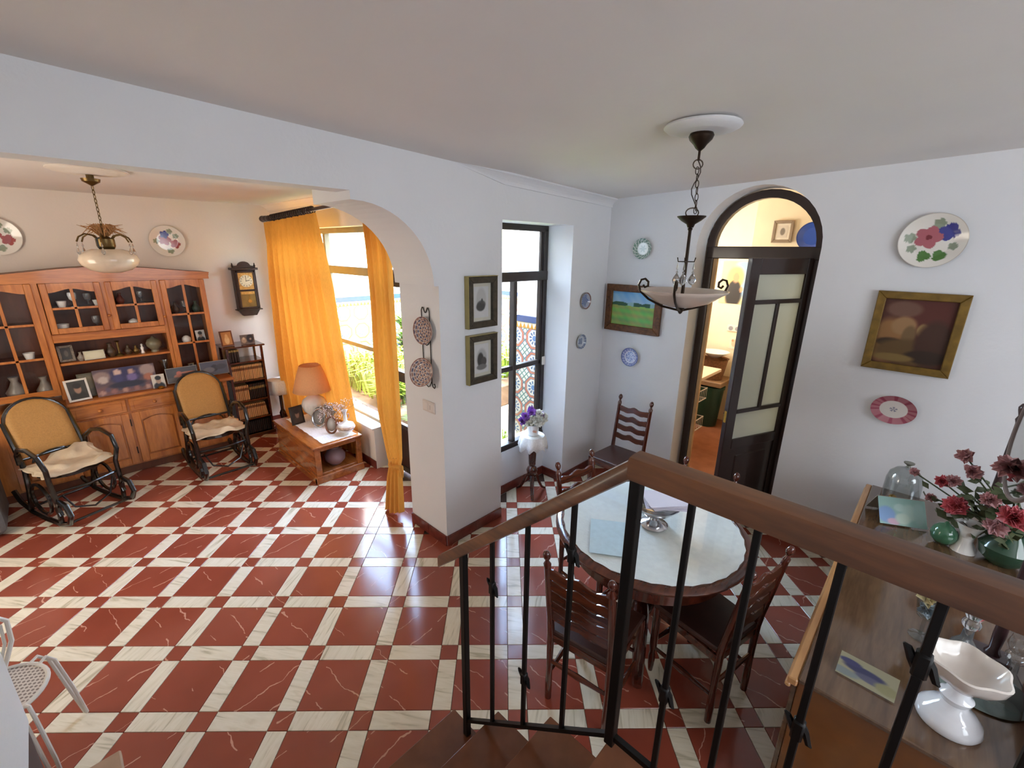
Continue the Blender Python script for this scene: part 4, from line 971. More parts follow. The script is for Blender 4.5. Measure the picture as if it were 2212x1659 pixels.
photo(.16, .20, head('3a3630', '2a241e', 'a07d67', '2c2823'), .04, 5.52, .812, .2, 'white-framed portrait standing at the left end of the pine countertop', fmat=WHITE_M, fw=.018)
photo(.15, .22, blobs('6b6350', [(.5, .6, .3, .3, '8a8064')]), .13, 5.62, .812, .1, 'tall grey-green framed picture behind the white-framed portrait', fmat=mat('grey_green_frame', '5a5645', .5), fw=.012)
grpimg = [(.5, .1, .7, .3, '6d4a48')]+[(.08+.093*k, .12+.1*(k % 2), .045, .09, ('a98277', '57465a', '8c5f5c', '3d3548')[k % 4]) for k in range(10)]+[(.5, .7, .26, .36, '2c2550'), (.5, .33, .3, .12, '1c1930'), (.38, .82, .055, .13, 'c9a99c'), (.60, .78, .055, .12, 'b79386'), (.38, .6, .08, .14, '3a3563'), (.6, .58, .09, .14, '6e5f91'), (.12, .72, .14, .2, '8f7770'), (.14, .6, .08, .14, 'b6a59c'), (.87, .78, .13, .22, '9a8580'), (.87, .5, .08, .14, 'a5654c')]
photo(.46, .25, blobs('544047', grpimg), .39, 5.535, .812, .02, 'wide group photo collage with two people in dark clothes on the pine countertop', nm='photo')
photo(.105, .135, head('cbc5ba', '1f1c1c', 'a98c78', '23232a'), .625, 5.52, .812, 0, 'small portrait on a white ground beside the group photo')
photo(.27, .155, blobs('4a4b52', [(.4, .6, .09, .16, 'b5695c'), (.35, .35, .14, .2, 'a8705f'), (.65, .62, .26, .06, 'b0786a'), (.2, .2, .3, .15, '5d5a5c')]), .83, 5.535, .83, 0, 'wide photo with a pale border on the countertop, left of a pair', fmat=mat('pale_border', 'a9a6a6', .5), fw=.005)
photo(.26, .15, blobs('4c4f61', [(.5, .5, .13, .25, '2b2b38'), (.3, .4, .2, .2, '6b6a75'), (.75, .55, .2, .2, '3a3b49')]), 1.12, 5.535, .85, 0, 'wide dark photo with a pale border on the countertop, right of a pair', fmat=mat('pale_border'), fw=.005)
photo(.15, .085, blobs('cdc7a8', [(.5, .5, .4, .35, 'd5d0b4')]), .215, 5.70, 1.142, .05, 'pale yellow card plaque on the niche shelf', fmat=mat('silver_card_edge', 'b9b6a6', .4), fw=.006)
photo(.11, .15, blobs('3b332b', [(.5, .5, .22, .28, '6d6357')]), -.0+.03, 5.74, 1.142, .1, 'oval-opening photo frame at the left end of the niche shelf', fmat=mat('bead_frame', '7c6a58', .4, metal=.3, var=.4, vs=60), fw=.022)
DKW = mat('dark_figurine', '4b3a2a', .4, var=.3)
cup(.12, 1.142, mat('grey_ware'), 'little greyish ornament on the niche shelf left of the card', .7, VAS, y=5.71, grp='ornaments on the niche shelf'); cup(.34, 1.142, DKW, 'dark ornament just right of the card on the niche shelf', 1.1, VAS, grp='ornaments on the niche shelf')
cup(.40, 1.142, mat('brass_dark', '6f5a33', .35, metal=.8), 'tall brass candlestick on the niche shelf', 1.2, [(.001, 0), (.03, 0), (.025, .01), (.008, .02), (.008, .11), (.018, .12), (.001, .125)], grp='ornaments on the niche shelf')
cup(.47, 1.142, DKW, 'dark small ornament in the middle of the niche shelf', .8, VAS, grp='ornaments on the niche shelf'); cup(.53, 1.142, mat('brass_dark'), 'low brass ornament on the niche shelf', .7, VAS, grp='ornaments on the niche shelf'); cup(.58, 1.142, PORC, 'small pale figurine on the niche shelf', .85, [(.001, 0), (.02, 0), (.012, .03), (.018, .06), (.008, .08), (.012, .1), (.001, .11)], grp='ornaments on the niche shelf')
cup(.68, 1.142, mat('olive_tureen', '7b7560', .3, var=.2), 'rounded olive-grey tureen at the right end of the niche shelf', 1, [(.001, 0), (.035, 0), (.03, .02), (.062, .06), (.065, .09), (.05, .125), (.02, .14), (.012, .155), (.001, .16)], grp='ornaments on the niche shelf')
cup(.72, .812, CLEAR, 'slender clear glass vase behind the photos on the countertop', 1.6, [(.001, 0), (.025, 0), (.028, .03), (.01, .07), (.012, .12), (.03, .15), (.028, .15), (.001, .01)], y=5.68, grp=None or 'glassware on the countertop', nm='vase', cat='vase')
cup(.63, .812, mat('brass'), 'small golden ornament in front of the small portrait', .55, [(.001, 0), (.05, 0), (.055, .02), (.03, .045), (.001, .05)], y=5.49, nm='ornament', cat='ornament', grp='glassware on the countertop')

# ------------------------------------------------------------------ narrow bookcase
t = thing('bookcase', 'narrow dark mahogany bookcase beside the pine wall unit', 'bookcase', (1.445, 5.78, 0)); BX0, BX1, BY0, BY1 = 1.285, 1.635, 5.63, 5.93
for x in (BX0, BX1):
    for y in (BY0+.012, BY1-.012):
        G().b2((x-.012, y-.012, .03), (x+.012, y+.012, 1.09), .002).obj('post', MAHO, t, world=True)
for x in (BX0, BX1): wb('side_panel', MAHO, ((x-.005, BY0+.02, .05), (x+.005, BY1-.02, .90)), par=t)
shz = [.04, .235, .46, .70, .925]
for z in shz: wb('shelf', MAHO_H, ((BX0-.01, BY0, z-.018), (BX1+.01, BY1, z)), par=t)
wb('top_board', MAHO_H, ((BX0-.035, BY0-.025, 1.09), (BX1+.035, BY1+.02, 1.108)), bev=.006, par=t); wb('base_board', MAHO_H, ((BX0-.02, BY0-.01, 0), (BX1+.02, BY1, .04)), par=t)
def bookmat(n, a, b):
    def fn(t2, p):
        v = t2.coord('Object'); sp = t2.new('ShaderNodeSeparateXYZ'); t2.l.new(v, sp.inputs[0]); z = sp.outputs[2]
        k = t2.m('MULTIPLY', t2.m('GREATER_THAN', z, .118), t2.m('LESS_THAN', z, .148)); t2.l.new(t2.mix(k, lin(a), lin(b)), p.inputs['Base Color'])
    return mat(n, a, .5, fn=fn)
BK1 = bookmat('cream_book_spine', 'd2a673', '7b5233'); BK2 = bookmat('dark_book_spine', '2c1a14', 'a58a52')
rnd = random.Random(5)
def books(x0, x1, z, m, h, grp, lab, n, lean_last=0):
    w = (x1-x0)/n; src = None
    for k in range(n):
        if src is None:
            g = G().b2((-w*.44, 0, 0), (w*.44, .15, h), .003); src = g.obj('book', m, M=T(x0+w*.5, BY0+.03, z+.001)); tag(src, lab, 'book', grp); src.data.name = 'book'
        else:
            o = src.copy(); COL.objects.link(o); o.location = (x0+w*(k+.5), BY0+.03+rnd.uniform(0, .006), z+.001)
            if lean_last and k >= n-lean_last: o.rotation_euler = (0, -.12, 0)
books(BX0+.014, BX1-.014, shz[3], BK1, .175, 'cream books, upper full row', 'cream-spined book in the bookcase row under the open top compartment', 18)
books(BX0+.014, BX0+.16, shz[2], BK1, .18, 'cream books beside the dark set', 'cream-spined book in the half row left of the dark volumes', 8)
books(BX0+.165, BX1-.014, shz[2], BK2, .185, 'dark gilt volumes', 'dark gilt-banded volume right of the cream books in the bookcase', 9)
books(BX0+.014, BX1-.02, shz[1], BK1, .165, 'cream books, lower full row', 'cream-spined book in the lower full row of the bookcase', 16, 2)
books(BX0+.014, BX1-.014, shz[0]+.001, mat('blackish_book', '2a1d18', .5), .15, 'dark books on the bottom shelf', 'dark book on the bottom shelf of the bookcase', 15)
books(BX0+.014, BX0+.12, shz[4], BK2, .14, 'dark volumes in the top compartment', 'dark volume upright in the open top compartment of the bookcase', 4)
photo(.125, .17, blobs('b9834a', [(.5, .35, .25, .3, 'e0c290'), (.5, .65, .15, .2, 'd8b27c')]), 1.325, 5.72, 1.108, .05, 'brown framed sepia photo leaning on top of the bookcase', fmat=mat('brown_frame', '6a3a1c', .4), fw=.014, lean=.22)
photo(.145, .105, blobs('6a5c56', [(.25, .4, .18, .3, 'b09a88'), (.7, .55, .25, .45, '2a2530'), (.72, .5, .08, .12, '9b8780'), (.25, .6, .08, .14, 'd2c2ae')]), 1.53, 5.72, 1.108, -.05, 'unframed photo of two people on top of the bookcase', lean=.15)

# wall clock, plates on the back wall
t = thing('wall_clock', 'dark wooden pendulum wall clock between cabinet and curtain', 'clock', (1.655, B, 1.40)); DKO = mat('dark_clock_wood', '2b1a15', .35, var=.3)
cx = 1.655; yf = B-.09
wb('case', DKO, ((cx-.115, yf, 1.475), (cx+.115, B-.002, 1.93)), bev=.004, par=t)
G().prism([(cx-.115, 1.475), (cx+.115, 1.475), (cx+.07, 1.405), (cx-.07, 1.405)], .075, XZ(B-.004), .003).obj('base_bracket', DKO, t, world=True)
wb('cornice', DKO, ((cx-.14, yf-.02, 1.93), (cx+.14, B-.002, 1.955)), ((cx-.135, yf-.012, 1.47), (cx+.135, B-.002, 1.482)), par=t)
G().prism([(cx-.115, 1.955), (cx+.115, 1.955), (cx+.10, 1.975), (cx+.07, 1.98)]+[(cx+.065*cos(a*pi/10), 1.98+.045*sin(a*pi/10)) for a in range(11)]+[(cx-.07, 1.98), (cx-.10, 1.975)], .02, XZ(yf+.01), .002).obj('crest', DKO, t, world=True)
for s in (-1, 1): G().lathe([(.001, 0), (.01, 0), (.008, .01), (.013, .022), (.006, .035), (.008, .042), (.001, .055)], (cx+s*.115, yf+.01, 1.955), 10).obj('finial', DKO, t, world=True, smooth=True)
wb('door_frame', DKO, ((cx-.1, yf-.012, 1.49), (cx-.078, yf, 1.92)), ((cx+.078, yf-.012, 1.49), (cx+.1, yf, 1.92)), ((cx-.1, yf-.012, 1.9), (cx+.1, yf, 1.92)), ((cx-.1, yf-.012, 1.49), (cx+.1, yf, 1.51)), ((cx-.1, yf-.012, 1.69), (cx+.1, yf, 1.71)), par=t)
wb('dial_plate', mat('gilt_dial', 'b98f4e', .35, metal=.4, var=.3, vs=50), ((cx-.078, yf-.004, 1.71), (cx+.078, yf-.001, 1.9)), bev=0, par=t)
dl = G().lathe([(.001, 0), (.068, 0), (.068, .003), (.001, .003)], seg=32, M=T(cx, yf-.004, 1.805) @ Matrix.Rotation(pi/2, 4, 'X')).obj('dial', mat('ivory_dial', 'cbbd9c', .4), t, world=True)
g = G()
for k in range(12): g.box((0, 0, 0), (.005, .001, .016), 0, T(cx, yf-.0075, 1.805) @ Matrix.Rotation(k*pi/6, 4, 'Y') @ T(0, 0, .055))
g.obj('hour_marks', DKO, dl, world=True)
G().box((0, 0, .018), (.006, .002, .045), 0, T(cx, yf-.009, 1.805) @ Matrix.Rotation(R(75), 4, 'Y')).box((0, 0, .025), (.004, .002, .058), 0, T(cx, yf-.010, 1.805) @ Matrix.Rotation(R(0), 4, 'Y')).obj('hands', DKO, dl, world=True)
wb('pendulum_window', mat('brassy_back', '7d6434', .4, metal=.5, var=.3), ((cx-.078, yf-.004, 1.51), (cx+.078, yf-.001, 1.69)), bev=0, par=t)
G().lathe([(.001, 0), (.02, 0), (.02, .004), (.001, .004)], seg=20, M=T(cx+.01, yf-.005, 1.575) @ Matrix.Rotation(pi/2, 4, 'X')).b2((cx+.007, yf-.008, 1.58), (cx+.013, yf-.005, 1.65)).obj('pendulum', SILVER, t, world=True)
wb('hook_bar', mat('gilt_dial'), ((cx-.07, yf-.007, 1.655), (cx+.07, yf-.004, 1.685)), bev=0, par=t)
plate('wall_plate', .155, flower_pl(1), 'white plate with painted red and blue flowers on the sitting room wall', Vector((1.0, B-.002, 2.232)), (0, -1, 0))
plate('wall_plate', .155, flower_pl(1), 'flowered plate cut by the left edge of the photo, left of the ceiling lamp', Vector((-.19, B-.002, 2.245)), (0, -1, 0))

# ------------------------------------------------------------------ rocking chairs
CANE = mat('woven_cane', 'b58648', .6, var=.1, vs=90, bump=.25, bs=220); CUSH = mat('crumpled_cream_cloth', 'cdbba0', .9, var=.15, vs=7, bump=.3, bs=40)
def rocker(lab, loc, rz, seed):
    t = thing('rocking_chair', lab, 'chair', loc, rz, 'bentwood rocking chairs')
    for s in (-1, 1):
        x = s*.215
        G().tube([(x, -.50, .16), (x, -.42, .075), (x, -.25, .025), (x, -.02, .012), (x, .2, .025), (x, .33, .07), (x, .38, .15), (x, .34, .23), (x, .25, .24), (x, .2, .17), (x, .22, .11)], .02, 8).obj('rocker', BENT, t, smooth=True)
        G().tube([(x, .19, .03), (x, .22, .2), (x*1.02, .2, .4), (x*1.08, .24, .52), (x*1.12, .19, .62), (x*1.12, .05, .655), (x*1.1, -.1, .63), (x*1.03, -.2, .56), (x, -.22, .47)], .018, 8).obj('arm', BENT, t, smooth=True)
        G().tube([(x, -.28, .03), (x, -.2, .25), (x*.95, -.2, .42), (x*.95, -.25, .6), (x*.93, -.34, .8)], .019, 8).obj('back_leg', BENT, t, smooth=True)
        c = [(x, -.03+.14*cos(a*pi/9), .2+.13*sin(a*pi/9)) for a in range(18)]; G().tube(c, .014, 6, True).obj('side_scroll', BENT, t, smooth=True)
    def by(z): return -.2-.2*((z-.42)/.53)**1.2 if z > .42 else -.2
    n = 16; out = [(-.2, .50)]+[(-.2, .6), (-.2, .7)]+[(.2*cos(pi-pi*i/n), .76+.18*sin(pi*i/n)) for i in range(n+1)]+[(.2, .7), (.2, .6), (.2, .50)]
    G().tube([(x, by(z), z) for x, z in out], .013, 8, True).obj('back_frame', BENT, t, smooth=True)
    g = G(); rs = []
    for j in range(13):
        z = .505+(.935-.505)*j/12; hw = .193 if z < .76 else .193*math.sqrt(max(0, 1-((z-.76)/.18)**2))
        rs.append(g.ring([(-hw+2*hw*i/8, by(z)+.006, z) for i in range(9)]))
    g.skin(rs, closed_u=False, cap=False); g.obj('cane_back', CANE, t, solid=.006, smooth=True)
    G().tube([(.14*cos(a*pi/9), -.215, .45+.07*sin(a*pi/9)) for a in range(10)], .008, 6).obj('back_scroll', BENT, t, smooth=True)
    G().prism([(.21*cos(a*pi/12)*(1.0), .2*sin(a*pi/12)) if abs(cos(a*pi/12)) < 2 else 0 for a in range(24)], .035, T(0, 0, .39), .006).obj('seat', BENT, t)
    G().tube([(-.21, .19, .3), (0, .24, .3), (.21, .19, .3)], .01, 6).obj('cross_rail', BENT, t, smooth=True); G().tube([(-.215, -.3, .05), (.215, -.3, .05)], .011, 6).obj('cross_rail', BENT, t, smooth=True); G().tube([(-.215, .3, .06), (.215, .3, .06)], .011, 6).obj('cross_rail', BENT, t, smooth=True)
    G().tube([(-.17, .2, .27), (-.12, .22, .14), (0, .23, .09), (.12, .22, .14), (.17, .2, .27)], .008, 6).obj('front_scroll', BENT, t, smooth=True)
    rnd = random.Random(seed); ph = [rnd.uniform(0, 6) for _ in range(6)]
    def f(u, v):
        x = (u-.5)*.47; y = (v-.5)*.43; e = max(abs(u-.5), abs(v-.5))*2
        z = .432+.014+.022*sin(7*u+ph[0]+3*v)*sin(6*v+ph[1])+.012*sin(19*u+ph[2])*sin(15*v+ph[3]) - (.02 if e > .9 else 0)
        if seed == 1 and v < .35: z += .05*(.35-v)/.35*(1+sin(5*u+1))
        return Vector((x+.01*sin(20*v+ph[4]), y+.012*sin(17*u+ph[5]), max(z, .436)))
    cu = G().sheet(26, 24, f).obj('seat_cloth', CUSH, smooth=True, solid=.008); cu.location = loc; cu.rotation_euler = (0, 0, rz)
    return t, cu
t, cu = rocker('black bentwood rocking chair with a cane back at the far left', (-.135, 5.0, 0), R(-157-2), 1); tag(cu, 'crumpled cream cloth on the left rocking chair', 'cloth')
t, cu = rocker('black bentwood rocking chair with a cane back in front of the bookcase', (.925, 5.03, 0), R(-178), 2); tag(cu, 'flat ruffled cream cloth on the rocking chair nearer the bookcase', 'cloth')

# ------------------------------------------------------------------ small lace table, low chest and what stands on it
t = thing('side_table', 'small turned mahogany table between bookcase and curtain', 'table', (1.80, 5.74, 0))
G().lathe([(.001, 0), (.07, 0), (.07, .02), (.03, .05), (.02, .09), (.035, .15), (.038, .19), (.018, .23), (.02, .42), (.03, .47), (.02, .5), (.025, .6), (.001, .6)], seg=18).obj('pedestal', MAHO, t, smooth=True)
G().lathe([(.001, .6), (.115, .6), (.12, .61), (.115, .62), (.001, .62)], seg=28).obj('round_top', MAHO, t, smooth=True)
g = G(); rs = []
for r, z, wv in ((.001, .626, 0), (.1, .626, 0), (.124, .622, 0), (.128, .58, .03), (.131, .52, .06), (.132, .45, .07)):
    rs.append(g.ring([(r*(1+wv*sin(k*8*2*pi/48))*cos(2*pi*k/48), r*(1+wv*sin(k*8*2*pi/48))*sin(2*pi*k/48), z) for k in range(48)]))
g.skin(rs, cap=False); tag(g.obj('lace_cloth', LACE, smooth=True, solid=.003, M=T(1.80, 5.74, 0)), 'white lace cloth over the small table by the orange curtain', 'tablecloth')
t = thing('low_chest', 'low chestnut coffee table with an open front shelf below the curtain', 'table', (1.70, 4.45, 0))
cx0, cx1, cy0, cy1 = 1.47, 1.94, 3.98, 4.96
wb('tabletop', CHESTN, ((cx0-.025, cy0-.025, .365), (cx1+.01, cy1+.02, .39)), bev=.006, par=t)
wb('side_panel', CHESTN, ((cx0, cy0, .05), (cx0+.02, cy1, .365)), par=t); wb('side_rail', CHESTN, ((cx1-.02, cy0+.03, .325), (cx1, cy1, .365)), par=t); wb('back_leg', CHESTN, ((cx1-.055, cy1-.055, .05), (cx1, cy1, .365)), par=t); wb('back_rail', CHESTN, ((cx0+.02, cy1-.02, .325), (cx1-.02, cy1, .365)), par=t)
wb('bottom_shelf', CHESTN, ((cx0+.02, cy0+.02, .07), (cx1-.02, cy1-.02, .09)), par=t); wb('base_rail', CHESTN, ((cx0-.01, cy0-.012, 0), (cx1+.01, cy0+.03, .075)), ((cx0-.01, cy0-.01, 0), (cx0+.02, cy1+.01, .06)), ((cx1-.02, cy0+.03, 0), (cx1+.005, cy1+.01, .06)), par=t)
for x in (cx0, cx1-.055): wb('leg', CHESTN, ((x, cy0-.004, .07), (x+.055, cy0+.03, .365)), par=t)
wb('apron', CHESTN, ((cx0+.055, cy0, .325), (cx1-.055, cy0+.02, .365)), par=t)
g = G(); n = 60; per = []
for k in range(n):
    u = k/n; w_, l_ = .17, .45; s = u*4
    if s < 1: p = (-w_+2*w_*s, -l_)
    elif s < 2: p = (w_, -l_+2*l_*(s-1))
    elif s < 3: p = (w_-2*w_*(s-2), l_)
    else: p = (-w_, l_-2*l_*(s-3))
    q = 1+.03*(k % 2); per.append((p[0]*q, p[1]*(1+.012*(k % 2))))
tag(G().prism(per, .002).obj('lace_runner', LACE, M=T(1.735, 4.45, .3915)), 'white scalloped lace runner lying on the low chest', 'tablecloth')
t = thing('vase', 'purple-grey jar standing inside the open shelf of the low chest', 'vase', (1.72, 4.12, .091))
G().lathe([(.001, 0), (.05, 0), (.095, .05), (.1, .1), (.07, .15), (.04, .17), (.045, .185), (.03, .185), (.001, .02)], seg=24).obj('body', mat('purple_grey_glaze', '8f7378', .3, var=.1), t, smooth=True)
t = thing('table_lamp', 'table lamp with an apricot shade on a white ribbed base in front of the curtain', 'lamp', (1.80, 4.70, .394))
G().lathe([(.001, 0), (.045, 0), (.05, .01), (.035, .02), (.06, .05), (.11, .11), (.125, .17), (.11, .22), (.06, .26), (.025, .275), (.02, .30), (.001, .30)], seg=36, fl=lambda i, r: .03*cos(i*pi) if r > .05 else 0).obj('base', PORC, t, smooth=True)
G().lathe([(.001, .30), (.012, .30), (.012, .36), (.001, .36)], seg=12).obj('socket', BRASS, t, smooth=True)
g = G(); g.skin([g.ring([(r*cos(2*pi*k/40), r*sin(2*pi*k/40), z) for k in range(40)]) for r, z in ((.195, .325), (.17, .41), (.142, .50), (.105, .60))], cap=False)
g.obj('lamp_shade', SHADE, t, smooth=True, solid=.003)
G().tube([(.103*cos(a*pi/16), .103*sin(a*pi/16), .60) for a in range(32)], .003, 6, True).obj('shade_trim', mat('shade_trim_m', 'c9784a', .6), t, smooth=True)
for a in range(3): G().tube([(.012*cos(a*2.1), .012*sin(a*2.1), .355), (.140*cos(a*2.1), .140*sin(a*2.1), .5)], .0015, 4).obj('shade_spoke', BRASS, t)
Z4 = .394
photo(.14, .195, head('2c211c', '17110e', '8f6f5c', '3a2c25'), 1.60, 4.66, Z4, R(8), 'dark portrait in a black frame at the left of the low chest', fmat=mat('black_frame', '1d1512', .35), fw=.016)
def ovalf(x, y, z, w, h, rz, fm, fn, lab):
    t = thing('oval_photo', lab, 'photo'); M = T(x, y, z) @ Rz(rz) @ Matrix.Rotation(-.28, 4, 'X') @ T(0, 0, h/2+.004); t.matrix_world = M
    G().tube([(w/2*cos(a*pi/16), 0, h/2*sin(a*pi/16)) for a in range(32)], .011, 8, True).obj('oval_rim', fm, t, smooth=True)
    g = G().lathe([(.001, 0), (1, 0), (1, .004), (.001, .004)], seg=32); bmesh.ops.transform(g.bm, matrix=Matrix.Rotation(pi/2, 4, 'X') @ Matrix.Diagonal((w/2, h/2, 1, 1)), verts=g.bm.verts)
    cols = []
    o = g.obj('print', PRINT, t)
    colored(o, [fn(v.co.x/w+.5, v.co.z/h+.5) for v in o.data.vertices])
    G().b2((-.01, 0, -h/2+.01), (.01, .004, 0)).obj('easel_back', fm, t, M=Matrix.Rotation(-.0, 4, 'X') @ T(0, .004, 0) @ Matrix.Rotation(.5, 4, 'X'))
    o_ = t.children[-1]; o_.location = (0, .006, .02); return t
ovalf(1.715, 4.42, Z4, .13, .19, R(-38), SILVER, lambda u, v: H('5d5a55') if (u-.5)**2+(v-.55)**2 > .05 else H('8d8780'), 'oval silver photo frame turned sideways on the low chest')
ovalf(1.735, 4.17, Z4, .10, .17, R(-30), mat('brown_frame'), lambda u, v: H('c2bdb4') if (u-.5)**2+(v-.5)**2 < .08 else H('7b6a5d'), 'oval dark wooden frame with a pale picture near the front of the low chest')
t = thing('star_photo', 'silver star-shaped photo frame behind the dried flowers', 'photo'); t.matrix_world = T(1.84, 4.50, Z4) @ Rz(R(-15)) @ Matrix.Rotation(-.15, 4, 'X') @ T(0, 0, .1)
G().prism([((.105 if k % 2 == 0 else .07)*sin(k*pi/8), (.105 if k % 2 == 0 else .07)*cos(k*pi/8)) for k in range(16)], .012, Matrix.Rotation(pi/2, 4, 'X'), .003).obj('star', mat('aged_silver', '7b766a', .35, metal=.6, var=.3), t)
G().lathe([(.001, 0), (.05, 0), (.05, .003), (.001, .003)], seg=24, M=Matrix.Rotation(pi/2, 4, 'X') @ T(0, 0, .011)).obj('print', mat('grey_print', 'b2a69c', .5, var=.3, vs=30), t)
t = thing('bud_vase', 'white porcelain bud vase with a painted band, holding dried twigs', 'vase', (1.845, 4.08, Z4))
G().lathe([(.001, 0), (.035, 0), (.03, .008), (.07, .035), (.09, .07), (.075, .105), (.03, .125), (.018, .14), (.016, .22), (.03, .25), (.026, .25), (.012, .21), (.001, .1)], seg=28).obj('body', PORC, t, smooth=True)
G().lathe([(.085, .058), (.0905, .07), (.0845, .088), (.0835, .088), (.084, .058)], seg=28).obj('painted_band', mat('floral_band', 'b99a86', .3, var=.4, vs=40), t, smooth=True)
G().tube([(.022, 0, .2), (.04, 0, .2), (.04, 0, .165), (.02, 0, .15)], .004, 6).obj('handle', mat('purple_grey_glaze'), t, smooth=True)
g = G(); g2 = G(); rnd = random.Random(9)
for k in range(26):
    a = rnd.uniform(R(130), R(235)) if k % 3 else rnd.uniform(0, 6.28); L = rnd.uniform(.1, .26); d = Vector((cos(a), sin(a), 0))
    pts = [Vector((0, 0, .15)), Vector((0, 0, .26))+d*L*.15, Vector((0, 0, .33))+d*L*.55, Vector((0, 0, .30))+d*L*.9, Vector((0, 0, .22-.2*L))+d*L*1.1]
    g.tube(pts, .0012, 4)
    for q in range(9):
        i = rnd.choice((2, 3, 3)); p = pts[i].lerp(pts[min(i+1, 4)], rnd.random())+Vector((rnd.gauss(0, .01), rnd.gauss(0, .01), rnd.gauss(0, .01))); g2.ball(p, .0045, 1)
g.obj('twigs', mat('dry_twig', '8a6a55', .8), t, kind='stuff'); g2.obj('dried_blossom', mat('dried_blossom_m', 'd8c4bd', .8, var=.2), t, kind='stuff')

# ------------------------------------------------------------------ curtains and rod
RX = 1.82
t = thing('curtain_rod', 'dark brown wooden curtain rod with thick turned ends', 'rod', (RX, 4.4, 2.51)); ROD = mat('dark_rod', '3a2a24', .4, var=.2)
rz_ = lambda y: 2.478+(5.55-y)*.0285
G().tube([(RX, 5.52, rz_(5.52)), (RX, 3.0, rz_(3.0))], .016, 12).obj('rod', ROD, t, smooth=True, world=True)
G().tube([(RX, 5.60-.02*k, rz_(5.5)) for k in range(14)], [.018, .03, .034, .032, .024, .030, .031, .03, .03, .022, .026, .03, .03, .02], 14).obj('finial', ROD, t, smooth=True, world=True)
for k in range(21):
    y = 5.27-.05*k
    G().tube([(RX+.03*cos(a*pi/8), y+rnd.uniform(-.002, .002), rz_(y)-.004+.03*sin(a*pi/8)) for a in range(16)], .0065, 6, True).obj('curtain_ring', ROD, t, smooth=True, world=True)
for y in (5.42,): G().b2((RX-.01, y-.01, rz_(y)-.02), (C, y+.01, rz_(y)+.0), .003).obj('bracket', ROD, t, world=True)
def lerp_path(P, v):
    n = len(P)-1; x = v*n; i = min(int(x), n-1); f = x-i; return P[i].lerp(P[i+1], f)
Lp = [at(569, 484, 'X', 1.82), at(576, 560, 'X', 1.82), at(588, 660, 'X', 1.82), at(600, 780, 'X', 1.83), at(616, 885, 'X', 1.83), Vector((1.83, 5.58, .03))]
Rp = [at(682, 463, 'X', 1.80), at(698, 550, 'X', 1.84), at(716, 650, 'X', 1.90), at(741, 780, 'X', 1.97), at(768, 905, 'X', 1.985), Vector((1.995, 4.10, .06))]
for P in (Lp, Rp):
    P[0].z = rz_(P[0].y)-.035
def cfold(u, v):
    a, b = lerp_path(Lp, v), lerp_path(Rp, v); p = a.lerp(b, u); amp = .006+.034*min(1, v*3)
    dz = amp*(sin(2*pi*9*u+1.2*sin(3*v))+.5*sin(2*pi*17*u+v*4+1)); p.x += max(-.05, dz) * (1-.3*v) - .028*max(0, v-.75)/.25*(1-abs(2*u-1))*.0
    if p.y > 3.9 and p.z < .40 and p.x < 1.99: p.x = max(p.x, 1.975 if p.y < 5.0 else p.x)
    return p
cu = G().sheet(150, 40, cfold).obj('curtain', CURT, smooth=True); tag(cu, 'wide orange curtain drawn over the left part of the window', 'curtain', 'orange curtains')
def cpath(rows): return [at(x, y, 'X', X) for x, y, X in rows]
L2 = cpath([(782, 447, 1.82), (792, 540, 1.81), (802, 660, 1.80), (807, 790, 1.785), (815, 890, 1.765), (836, 990, 1.74)]); R2 = cpath([(838, 470, 1.82), (846, 560, 1.81), (852, 680, 1.80), (859, 800, 1.785), (865, 910, 1.765), (868, 990, 1.74)])
for P in (L2, R2): P[0].z = rz_(P[0].y)-.02
def c2(u, v):
    p = lerp_path(L2, v).lerp(lerp_path(R2, v), u); a = .03*(1-v)+.012
    p.x += a*sin(2*pi*5*u+.6*v)*(.7+.3*sin(9*u)) ; return p
root = thing('tied_curtain', 'narrow orange curtain knotted near the floor beside the arch', 'curtain', (1.74, 3.1, 0), 0, 'orange curtains')
G().sheet(70, 36, c2).obj('hanging_cloth', CURT, root, smooth=True, world=True)
L3 = cpath([(836, 990, 1.74), (840, 1004, 1.735), (836, 1030, 1.73), (832, 1108, 1.715)]); R3 = cpath([(868, 990, 1.74), (865, 1004, 1.735), (867, 1030, 1.73), (871, 1106, 1.715)])
def c3(u, v):
    p = lerp_path(L3, v).lerp(lerp_path(R3, v), u); p.x += (.012+.018*v)*sin(2*pi*4*u+.5); p.z = max(p.z, .012); return p
G().sheet(60, 16, c3).obj('lower_tail', CURT, root, smooth=True, world=True)
k0 = at(852, 1003, 'X', 1.735)
G().tube([k0+Vector((.035*cos(a*pi/7), .05*sin(a*pi/7), .006*sin(a*pi/7+1))) for a in range(14)], .014, 8, True).obj('knot_band', CURT, root, smooth=True, world=True)
k1 = at(866, 1012, 'X', 1.715)
G().tube([k0+Vector((-.03, -.03, 0)), k1+Vector((0, 0, .005)), k1+Vector((-.004, -.012, -.03)), k1+Vector((0, -.01, -.075))], [.018, .024, .018, .012], 8).obj('knot_end', CURT, root, smooth=True, world=True)

